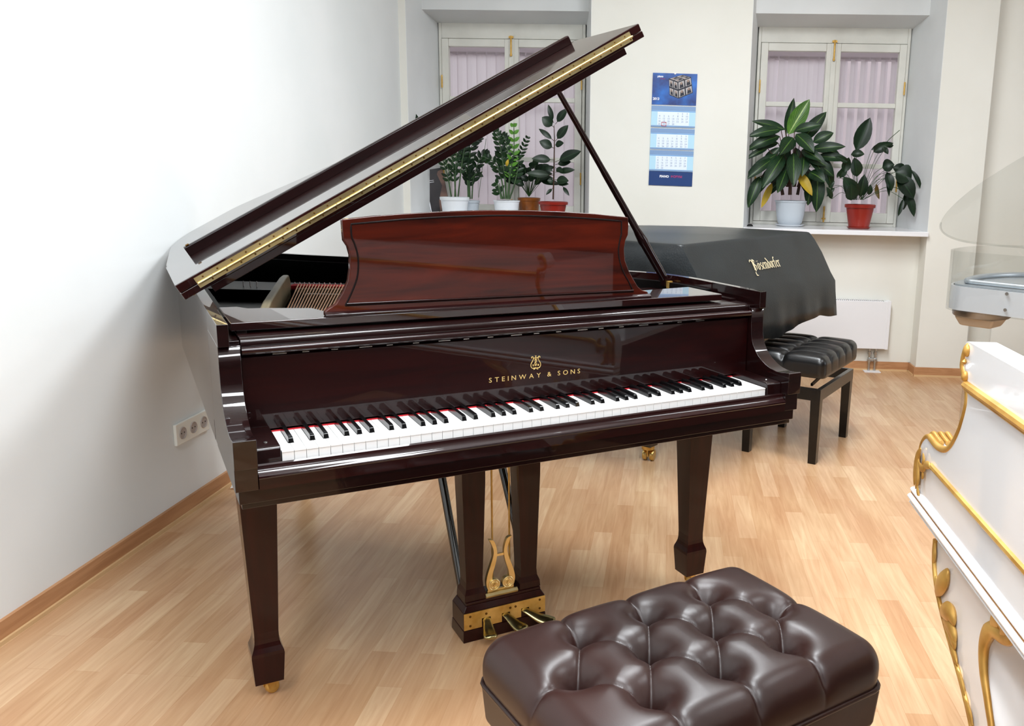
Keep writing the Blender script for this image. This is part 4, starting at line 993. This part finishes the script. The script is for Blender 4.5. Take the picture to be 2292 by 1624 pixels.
part('face_plate', box(0, .012, 0, .226, 0, .081), 'plastic_white', sk, bevel=.003)
for i in range(3):
    cy = .0405+i*.0725
    b = MB(); b.add(*lathe([(0, .0122), (.0190, .0126), (.0198, .0150), (.0215, .0152), (.0225, .0118), (0, .0118)], (0, 0, 0), 28))
    mx = Matrix.Translation((.0005, cy, .0405)) @ Matrix.Rotation(pi/2, 4, 'Y')
    v, f = xf((b.v, b.f), mx); so_ = part('socket_outlet', (v, f), 'hole', sk, smooth=40)
    part('pin_hole', [tube([(.0118, cy+d, .0405), (.0136, cy+d, .0405)], .0028, 8) for d in (-.0095, .0095)], 'dark_hole', so_)
pb_ = MB()
for i in range(5):
    a = i*1.3; pb_.add([(0, 0, .004), (.02*math.cos(a), .012*math.sin(a), .012+.004*(i % 2)), (.022*math.cos(a+1), .014*math.sin(a+1), .001)], [(0, 1, 2)])
pz = pb_.build('paper_scrap', 'paper'); pz.location = (WX+.055, 1.30, .002); tag(pz, 'small white paper scrap on the floor by the left baseboard', 'paper scrap')

# ------------------------------------------------------------ plants
def leaf(mb, base, tip, wid, droop=.2, roll=0.0, fold=.25, shape=1.0, nseg=8, mi=0, side=None, bow=(0, 0, 0)):
    """curved leaf from base to tip; widest at ~.45; droop bends it, fold lifts the halves"""
    b = np.array(base, float); t = np.array(tip, float); ax = t-b; L = np.linalg.norm(ax); ax /= L
    up = np.array((0, 0, 1.)); s = np.cross(ax, up)
    if np.linalg.norm(s) < .2: s = np.cross(ax, np.array((0, 1., 0)))
    s /= np.linalg.norm(s)
    if side is not None: s = np.array(side, float); s = s-ax*(s @ ax); s /= np.linalg.norm(s)
    nr = np.cross(s, ax); c, q = math.cos(roll), math.sin(roll); s, nr = s*c+nr*q, nr*c-s*q
    V = []; F = []; UV = []
    for i in range(nseg+1):
        u = i/nseg; w = wid*.5*(math.sin(pi*min(1, u**.85*1.0))**.75)*(shape if u > .5 else 1)
        if i == 0: w = wid*.03
        if i == nseg: w = .0005
        cen = b+ax*L*u+nr*(droop*L*math.sin(pi*u))+np.array(bow)*math.sin(pi*u)
        for k in (-1, -.5, 0, .5, 1):
            V.append(tuple(cen+s*w*k+nr*(abs(k)*w*fold))); UV.append((.5+k*.5, u))
    for i in range(nseg):
        for k in range(4):
            a = i*5+k; F.append((a, a+1, a+6, a+5))
    mb.add(V, F, mi, UV)
def pot(name_, r, h, z, m, par, rim=.008, taper=.78, soil=True, style=0):
    if style == 0: prof = [(r*taper, 0), (r*.95, h*.86), (r*1.0, h*.86), (r*1.03, h*.98), (r*1.0, h), (r*.93, h), (r*.93, h*.9), (0, h*.88)]
    elif style == 1: prof = [(r*.62, 0), (r*.80, h*.12), (r*.90, h*.4), (r*.97, h*.8), (r, h*.93), (r*1.05, h*.95), (r*1.05, h), (r*.94, h), (r*.92, h*.9), (0, h*.88)]
    else: prof = [(r*.70, 0), (r*.94, h*.78), (r*.95, h*.85), (r*1.06, h*.86), (r*1.08, h*.97), (r*1.02, h), (r*.92, h), (r*.90, h*.9), (0, h*.88)]
    part('pot', lathe([(0, 0)]+prof, (0, 0, z), 36, cap=False), m, par, smooth=40)
    part('soil', lathe([(0, h*.90), (r*.5, h*.925), (r*.93, h*.90), (r*.9, h*.87), (0, h*.87)], (0, 0, z), 20, cap=False), 'soil', par, smooth=60)

# measured leaf maps: pixel-derived positions turned into metres on the plant's own plane
def camsetup():
    f, cx, cy = 1936.09, 1398.37, 780.44; yaw, pitch, roll = .5274-A, .1980, .0212
    fo = np.array([math.sin(yaw), math.cos(yaw), 0]); r = np.array([math.cos(yaw), -math.sin(yaw), 0]); u = np.array([0, 0, 1.])
    f2 = fo*math.cos(pitch)-u*math.sin(pitch); u2 = u*math.cos(pitch)+fo*math.sin(pitch)
    r3 = r*math.cos(roll)+u2*math.sin(roll); u3 = -r*math.sin(roll)+u2*math.cos(roll)
    return f, cx, cy, r3, u3, f2
CF = camsetup(); CAM = np.array(rotp((-.8555, -1.7641, 1.2814)))
def at(px, py, y):
    f, cx, cy, r3, u3, f2 = CF
    d = r3*((px-cx)/f)-u3*((py-cy)/f)+f2; t = (y-CAM[1])/d[1]; return CAM+d*t

# 1: big veined plant in the white pot
b1 = np.array((1.055, 4.10, SZ))
p1 = thing('potted_dumb_cane', 'bushy veined-leaf plant in a white pot on the right window sill', 'potted plant', tuple(b1))
part('saucer', lathe([(0, 0), (.075, 0), (.098, .012), (.100, .014), (.094, .014), (.07, .005), (0, .005)], (0, 0, 0), 36, cap=False), 'pot_white', p1, smooth=40)
pot('pot', .103, .168, .005, 'pot_grey', p1, style=1)
def P1(px, py, d=0): return at(px, py, b1[1]+d)-b1
fol = MB()
crown = {'t': (1765, 305), 'm': (1768, 340), 'l': (1790, 380), 'b': (1775, 430)}
dat = [  # base px, tip px, width m, depth of tip, droop, material
    ((1765, 300), (1812, 222), .085, .00, .05, 1), ((1760, 300), (1777, 219), .05, .03, -.08, 0), ((1757, 290), (1683, 271), .045, -.05, .10, 0), ((1778, 293), (1838, 279), .05, -.06, .12, 0),
    ((1790, 320), (1850, 250), .07, .06, .05, 0), ((1748, 290), (1673, 306), .055, -.09, .18, 0), ((1745, 305), (1670, 337), .06, -.06, .22, 0), ((1820, 318), (1866, 297), .06, -.02, .12, 0),
    ((1816, 335), (1893, 328), .055, -.09, .12, 0), ((1718, 332), (1667, 358), .032, -.08, .22, 0), ((1775, 308), (1745, 347), .075, -.16, .10, 0), ((1782, 300), (1822, 342), .075, -.15, .12, 0),
    ((1738, 345), (1669, 395), .05, -.05, .16, 0), ((1730, 355), (1670, 402), .05, -.10, .15, 0), ((1755, 345), (1706, 421), .072, -.15, .12, 0), ((1776, 342), (1776, 417), .075, -.17, .08, 0),
    ((1700, 395), (1674, 465), .060, -.06, .14, 0), ((1760, 380), (1740, 432), .060, -.17, .06, 0), ((1800, 345), (1850, 372), .065, -.10, .15, 0), ((1795, 335), (1838, 360), .06, -.14, .15, 0),
    ((1830, 350), (1900, 358), .050, -.06, .14, 0), ((1812, 385), (1847, 408), .07, -.13, .18, 0), ((1820, 360), (1866, 395), .060, -.05, .15, 0), ((1830, 385), (1827, 475), .075, -.03, .10, 0),
    ((1815, 400), (1808, 460), .06, -.02, .12, 0), ((1728, 410), (1704, 465), .035, -.03, .05, 2), ((1785, 385), (1818, 438), .050, -.10, .10, 2), ((1838, 345), (1862, 425), .06, .02, .16, 0),
    ((1800, 350), (1795, 395), .06, -.12, .12, 0), ((1745, 330), (1705, 372), .05, .04, .15, 0), ((1765, 360), (1725, 410), .06, .0, .1, 0), ((1790, 370), (1830, 430), .06, .0, .1, 0), ((1820, 330), (1880, 345), .05, .05, .12, 0), ((1765, 330), (1735, 385), .06, -.02, .1, 0), ((1780, 330), (1800, 400), .06, .02, .1, 0), ((1790, 400), (1832, 452), .06, .03, .1, 0), ((1750, 400), (1712, 440), .045, .02, .1, 0), ((1755, 350), (1765, 400), .06, .03, .1, 0), ((1800, 330), (1845, 395), .06, -.08, .14, 0), ((1735, 365), (1690, 440), .05, .0, .1, 0), ((1742, 320), (1690, 330), .05, .06, .12, 0)]
stems = MB()
for (bp0, tp0, w, d, dr, mi) in dat:
    base = P1(*bp0, d*.35); tip = P1(*tp0, d)
    nd = np.array((0, -1., .35))
    sd_ = np.cross(tip-base, nd)
    leaf(fol, base, tip, w*1.32, droop=dr*.6, side=sd_, mi=mi, fold=.28, nseg=9)
    root = P1(1774+(bp0[0]-1774)*.25, 418, 0); midp = (root+base)/2+np.array((0, 0, .04))
    stems.add(*tube(catmull([root, midp, base], 4), .0028, 5))
stems.add(*tube([P1(1768, 436), P1(1770, 380), P1(1766, 315)], [.013, .010, .007], 8)); stems.add(*tube([P1(1785, 436, .02), P1(1795, 385, .02)], [.011, .008], 8)); stems.add(*tube([P1(1752, 436, -.02), P1(1745, 395, -.03)], [.012, .008], 8))
fol.build('foliage', ['leaf_vein', 'leaf_vein_light', 'leaf_yellow'], p1, uv=True, smooth=180); stems.build('stem', 'stem_b', p1, smooth=60)
# 2: arching plant in the red pot
b2_ = np.array((1.500, 3.985, SZ))
p2 = thing('potted_peace_lily', 'sparse drooping plant in a red pot at the right end of the right sill', 'potted plant', tuple(b2_))
part('saucer', lathe([(0, 0), (.065, 0), (.080, .012), (.076, .013), (.06, .004), (0, .004)], (0, 0, 0), 32, cap=False), 'pot_red', p2, smooth=40)
pot('pot', .094, .158, .004, 'pot_red', p2, style=2)
def P2(px, py, d=0): return at(px, py, b2_[1]+d)-b2_
fol = MB(); stems = MB()
dat = [((1916, 336), (1948, 263), .085, .0, .03), ((1955, 340), (1990, 322), .055, -.02, .18), ((1950, 335), (2000, 320), .04, .0, .1), ((1975, 328), (1988, 345), .03, -.04, .1), ((1985, 328), (2000, 325), .025, .0, .1),
       ((1905, 345), (1935, 345), .045, -.06, .2), ((1890, 385), (1900, 352), .05, -.05, -.2), ((1918, 395), (1912, 352), .065, -.04, .1), ((1880, 398), (1895, 370), .04, -.02, .1), ((1915, 445), (1888, 395), .085, -.06, .1),
       ((1925, 440), (1935, 390), .06, -.05, .1), ((1905, 448), (1905, 410), .07, -.10, .1), ((1873, 397), (1885, 378), .02, 0, .1), ((1945, 436), (1948, 412), .03, -.03, .1), ((1862, 445), (1850, 418), .03, -.04, .1), ((1855, 420), (1868, 405), .025, -.02, .15),
       ((1975, 375), (2002, 368), .07, -.05, .2), ((1985, 385), (1995, 428), .05, -.04, .15), ((2005, 385), (2040, 402), .11, -.05, .16), ((2010, 395), (2045, 445), .09, -.06, .12), ((2040, 380), (2062, 425), .025, .0, .2),
       ((2030, 430), (2046, 485), .045, -.03, .1), ((2022, 445), (2010, 484), .025, -.04, .1), ((2028, 430), (2022, 470), .03, .0, .1), ((1998, 375), (2030, 385), .06, .02, .2), ((1868, 420), (1850, 440), .02, -.02, .1), ((1900, 365), (1868, 350), .03, -.05, .12), ((1985, 400), (1990, 440), .02, -.02, .1)]
for (bp0, tp0, w, d, dr) in dat:
    base = P2(*bp0, d*.6); tip = P2(*tp0, d); leaf(fol, base, tip, w*1.25, droop=dr*.6, side=np.cross(tip-base, (0, -1., .3)), fold=.35, nseg=7)
    root = P2(1918+(bp0[0]-1918)*.12, 447, 0); mid_ = (root*.45+base*.55)+np.array((0, 0, .03+.10*abs(base[0]-root[0])))
    stems.add(*tube(catmull([root, mid_, base], 5), .0016, 5))
stems.add(*tube(catmull([P2(1975, 330), P2(1990, 312), P2(2014, 291)], 4), .0022, 5)); leaf(fol, P2(1962, 412, -.02), P2(1968, 446, -.03), .03, mi=1, side=(1, 0, 0))
fol.build('foliage', ['leaf_dark', 'leaf_olive'], p2, uv=True, smooth=180); stems.build('stem', 'stem_g', p2, smooth=60)

# left window sill: five pots in a row
def potted(name, label, px, y, r, h, m, style):
    x = at(px, 470, y)[0]; b = np.array((x, y, SZ)); o = thing(name, label, 'potted plant', tuple(b)); pot('pot', r, h, 0, m, o, style=style); return o, b
def sprig(fol, stems, pts, n, w, L, mi=0, r=.003, ph=0):
    """feather-like twig: paired leaflets along a stem"""
    c = catmull(pts, 8); stems.add(*tube(c, [r*(1-.6*i/len(c)) for i in range(len(c))], 5))
    for i in range(n):
        u = .28+.72*(i+.5)/n; k = min(int(u*(len(c)-1)), len(c)-2); p = np.array(c[k]); t = np.array(c[k+1])-p; t /= np.linalg.norm(t)
        sd_ = np.cross(t, (0, -1., 0)); sd_ /= np.linalg.norm(sd_)+1e-9
        for s_ in (-1, 1):
            d_ = sd_*s_*.75+t*.65+np.array((0, -.25*math.sin(i*2.1+ph+s_), 0)); d_ /= np.linalg.norm(d_)
            ll_ = L*(.75+.35*math.sin(pi*min(1, u)))*(1 if i < n-1 else .8)
            leaf(fol, p, p+d_*ll_, w, droop=.05, side=np.cross(d_, (0, -1., .25*s_)), nseg=5, mi=mi, fold=.2)
Q = lambda b: (lambda px, py, d=0: at(px, py, b[1]+d)-b)
# zamioculcas in front-left white pot
o, b = potted('potted_zamioculcas', 'leggy plant in the large white pot nearest the leaning poster', 1018, 3.96, .098, .150, 'pot_white', 0); q = Q(b)
fol = MB(); stems = MB()
for pts, n in ((((1020, 440), (1017, 400), (1012, 350), (1005, 300)), 10), (((1010, 440), (1003, 400), (992, 360), (985, 330)), 8), (((1025, 440), (1032, 380), (1040, 330), (1050, 290)), 9), (((1018, 440), (1020, 380), (1022, 330), (1020, 280)), 9)):
    sprig(fol, stems, [q(a, c_, .01*i) for i, (a, c_) in enumerate(pts)], n, .022, .045, r=.0055, ph=n)
stems.add(*tube(catmull([q(1012, 400), q(985, 335), q(955, 300), q(942, 288)], 5), .003, 5)); leaf(fol, q(946, 292, -.01), q(928, 252, -.02), .045, side=(1, 0, .2)); leaf(fol, q(948, 298), q(958, 270), .03, side=(1, 0, .2))
fol.build('foliage', ['leaf_mid'], o, uv=True, smooth=180); stems.build('stem', 'stem_g', o, smooth=60)
o, b = potted('potted_zamioculcas', 'dark leafy plant in the small grey pot behind the large white pot', 1052, 4.13, .068, .125, 'pot_grey', 0); q = Q(b)
fol = MB(); stems = MB()
for pts, n in ((((1052, 445), (1050, 400), (1044, 350), (1040, 300)), 9), (((1056, 445), (1060, 400), (1075, 355), (1095, 345)), 8), (((1050, 445), (1048, 390), (1055, 330), (1075, 300)), 9), (((1048, 445), (1045, 390), (1035, 340), (1030, 320)), 6), (((1055, 400), (1065, 390), (1080, 384)), 1), (((1052, 440), (1050, 420), (1053, 400)), 1)):
    sprig(fol, stems, [q(a, c_, .01*i) for i, (a, c_) in enumerate(pts)], n, .030, .058, r=.0055, ph=n)
stems.add(*tube([q(1071, 442), q(1088, 310)], .0018, 5))
fol.build('foliage', ['leaf_dark'], o, uv=True, smooth=180); stems.build('stem', 'stem_g', o, smooth=60)
o, b = potted('potted_zamioculcas', 'tall leafy plant with a yellow leaf in the middle white pot', 1134, 3.99, .087, .134, 'pot_white', 1); q = Q(b)
fol = MB(); stems = MB()
for pts, n, mi in ((((1132, 445), (1130, 390), (1120, 330), (1110, 290)), 9, 0), (((1138, 445), (1142, 390), (1150, 340), (1150, 275)), 9, 1), (((1128, 445), (1122, 400), (1108, 365), (1080, 350)), 6, 0), (((1136, 445), (1140, 390), (1135, 330), (1125, 300)), 9, 0), (((1126, 445), (1118, 432), (1110, 422)), 2, 0),
                   (((1124, 445), (1121, 430), (1118, 410)), 1, 0), (((1140, 445), (1152, 410), (1160, 370), (1156, 340)), 6, 0), (((1133, 445), (1128, 380), (1122, 350), (1120, 330)), 7, 0), (((1122, 445), (1115, 415), (1106, 408)), 1, 0)):
    sprig(fol, stems, [q(a, c_, .008*i) for i, (a, c_) in enumerate(pts)], n, .026, .052, r=.0065, mi=mi, ph=n)
leaf(fol, q(1134, 372, -.02), q(1138, 356, -.02), .022, mi=2, side=(1, 0, 0))
fol.build('foliage', ['leaf_mid', 'leaf_light', 'leaf_yellow'], o, uv=True, smooth=180); stems.build('stem', 'stem_g', o, smooth=60)
o, b = potted('potted_shrub', 'low bushy plant with a thin cane in the brown glazed pot', 1184, 4.14, .078, .152, 'pot_brown', 0); q = Q(b)
fol = MB(); stems = MB()
for k in range(36):
    a = rng.uniform(-1.25, 1.25); rr_ = rng.uniform(14, 52); bx_, by_ = 1184+math.sin(a)*rr_*.75, 435-math.cos(a)*rr_*1.15-12; L = rng.uniform(26, 44); a2 = a+rng.uniform(-.3, .5)*np.sign(a)
    d0 = rng.uniform(-.07, .05); base = q(bx_, by_, d0); tip = q(bx_+math.sin(a2)*L, by_-math.cos(a2)*L*.7+7, d0-.02)
    leaf(fol, base, tip, .046, droop=.1, side=np.cross(tip-base, (0, -1., .4)), nseg=6); stems.add(*tube(catmull([q(1184, 440), q((1184+bx_)/2, (436+by_)/2+2, d0/2), base], 3), .0016, 4))
sprig(fol, stems, [q(1160, 370), q(1168, 340), q(1182, 305)], 6, .018, .036, mi=1, r=.002); stems.add(*tube([q(1161, 445), q(1161, 365)], .0022, 5))
fol.build('foliage', ['leaf_dark', 'leaf_mid'], o, uv=True, smooth=180); stems.build('stem', 'stem_g', o, smooth=60)
o, b = potted('potted_rubber_plant', 'upright rubber plant with broad dark leaves in the red pot', 1238, 3.97, .094, .134, 'pot_red', 2); q = Q(b)
fol = MB(); stems = MB()
stems.add(*tube([q(1238, 446), q(1240, 380), q(1241, 310), q(1240, 280)], [.0055, .005, .0035, .002], 6))
for bp0, tp0, w, d in (((1239, 275), (1227, 234), .030, 0), ((1243, 278), (1270, 243), .045, -.02), ((1240, 285), (1213, 262), .062, -.03), ((1240, 315), (1206, 288), .030, 0), ((1243, 316), (1272, 280), .048, -.02), ((1241, 332), (1207, 316), .055, -.03), ((1240, 325), (1262, 320), .040, -.05),
                         ((1243, 362), (1301, 338), .060, -.04), ((1240, 358), (1190, 355), .050, -.06), ((1243, 368), (1278, 362), .040, .02), ((1243, 385), (1287, 380), .036, -.02), ((1240, 385), (1217, 372), .030, .02), ((1238, 392), (1178, 388), .045, -.07), ((1243, 375), (1260, 385), .035, -.06), ((1241, 402), (1273, 405), .050, -.05),
                         ((1241, 405), (1225, 404), .032, -.02), ((1243, 410), (1273, 412), .03, -.04), ((1258, 415), (1274, 438), .022, -.03), ((1238, 420), (1222, 436), .02, -.05)):
    base = q(*bp0, d*.3); tip = q(*tp0, d); ax_ = tip-base; b2v = base+ax_*.16; stems.add(*tube([base, b2v], .0018, 4))
    leaf(fol, b2v, tip, w*1.2, droop=.06, side=np.cross(ax_, (0, -1., .3)), nseg=8, fold=.2)
fol.build('foliage', ['leaf_dark'], o, uv=True, smooth=180); stems.build('stem', 'stem_b', o, smooth=60)
# leaning poster board
pz0 = at(972, 470, 4.12); pst = thing('poster_board', 'dark poster board leaning in the left corner of the left sill', 'poster', (float(pz0[0])+.055, 4.13, SZ))
M['poster'] = noisy('dark poster print', (.10, .09, .11), (.22, .19, .20), 4, rough=.3); M['poster_fig'] = noisy('warm poster figure', (.34, .24, .22), (.62, .46, .38), 7, rough=.35)
mxp = Matrix.Rotation(-.18, 4, 'Y') @ Matrix.Rotation(.25, 4, 'Z')
part('board', xf(box(-.065, .065, 0, .008, 0, .34), mxp), 'poster', pst); part('edge_strip', xf(box(-.070, -.065, -.001, .009, 0, .34), mxp), 'white_ink', pst)
part('back_board', xf(box(-.078, -.071, .010, .014, 0, .34), mxp), 'rubber', pst)
part('figure_print', xf(prism([(-.01, .0), (.062, .0), (.063, .33), (.03, .32), (.02, .30), (.04, .22), (.0, .12)], -.0012, -.0002, 'y'), mxp), 'poster_fig', pst)
part('caption_print', [xf(box(-.045, -.010, -.0012, -.0002, z, z+.003), mxp) for z in (.262, .250)], 'white_ink', pst)
# glass ball in the corner of the right sill
gb = thing('glass_ball', 'small clear glass ball on a dark stand at the left end of the right sill', 'ornament', (.775, 3.98, SZ))
part('stand', lathe([(0, 0), (.022, 0), (.018, .008), (.010, .014), (0, .014)], (0, 0, 0), 16, cap=False), 'rubber', gb, smooth=40)
part('ball', lathe([(.024*math.sin(t), .036-.024*math.cos(t)) for t in np.linspace(0.02, pi-.02, 14)], (0, 0, 0), 20), 'glass', gb, smooth=180)

# ------------------------------------------------------------ light
def area(name, loc, rot, sx_, sy_, power, col=(1, 1, 1)):
    l = bpy.data.lights.new(name, 'AREA'); l.shape = 'RECTANGLE'; l.size = sx_; l.size_y = sy_; l.energy = power; l.color = col
    o = bpy.data.objects.new(name, l); COL.objects.link(o); o.location = loc; o.rotation_euler = rot; return o
# ceiling fluorescent panels
for x, y, p in ((-.55, -2.2, 28), (1.0, -2.2, 30), (-.55, -4.2, 20), (1.0, -4.2, 20), (.55, 1.5, 46), (2.4, .3, 22), (.1, -.3, 44)):
    area('ceiling_lamp', (x, y, CZ-.03), (0, 0, 0), .45, 1.3, p, (.92, .965, 1))
# fill lights added at the made-up openings behind the camera
for a, b in fill_gaps:
    area('window_daylight', ((a+b)/2, -7.05, 1.75), (pi/2, 0, pi), b-a, 1.7, 150, (.86, .93, 1))
for y in (1.2,): area('window_daylight', (6.97, y, 1.78), (0, pi/2, 0), 1.6, 2.0, 30, (.86, .93, 1))  # side fill added to brighten the lower left wall
w = bpy.data.worlds.new('world'); S.world = w; w.use_nodes = True
bg = w.node_tree.nodes['Background']; bg.inputs[0].default_value = (.93, .95, 1, 1); bg.inputs[1].default_value = 0.62

# ------------------------------------------------------------ camera
cam = bpy.data.cameras.new('camera'); co_ = bpy.data.objects.new('camera', cam); COL.objects.link(co_)
f, cx, cy, r3, u3, f2 = CF
cam.sensor_width = 36; cam.lens = f/2292*36
cam.shift_x = (1146-cx)/2292; cam.shift_y = (cy-812)/2292
mw = Matrix(((r3[0], u3[0], -f2[0], CAM[0]), (r3[1], u3[1], -f2[1], CAM[1]), (r3[2], u3[2], -f2[2], CAM[2]), (0, 0, 0, 1)))
co_.matrix_world = mw
cam.clip_start = .05
S.camera = co_
S.view_settings.view_transform = 'Standard'; S.view_settings.look = 'None'; S.view_settings.gamma = 1; S.view_settings.use_curve_mapping = False
S.view_settings.exposure = 0.78
S.cycles.max_bounces = 8; S.cycles.transparent_max_bounces = 12
S.cycles.use_denoising = True
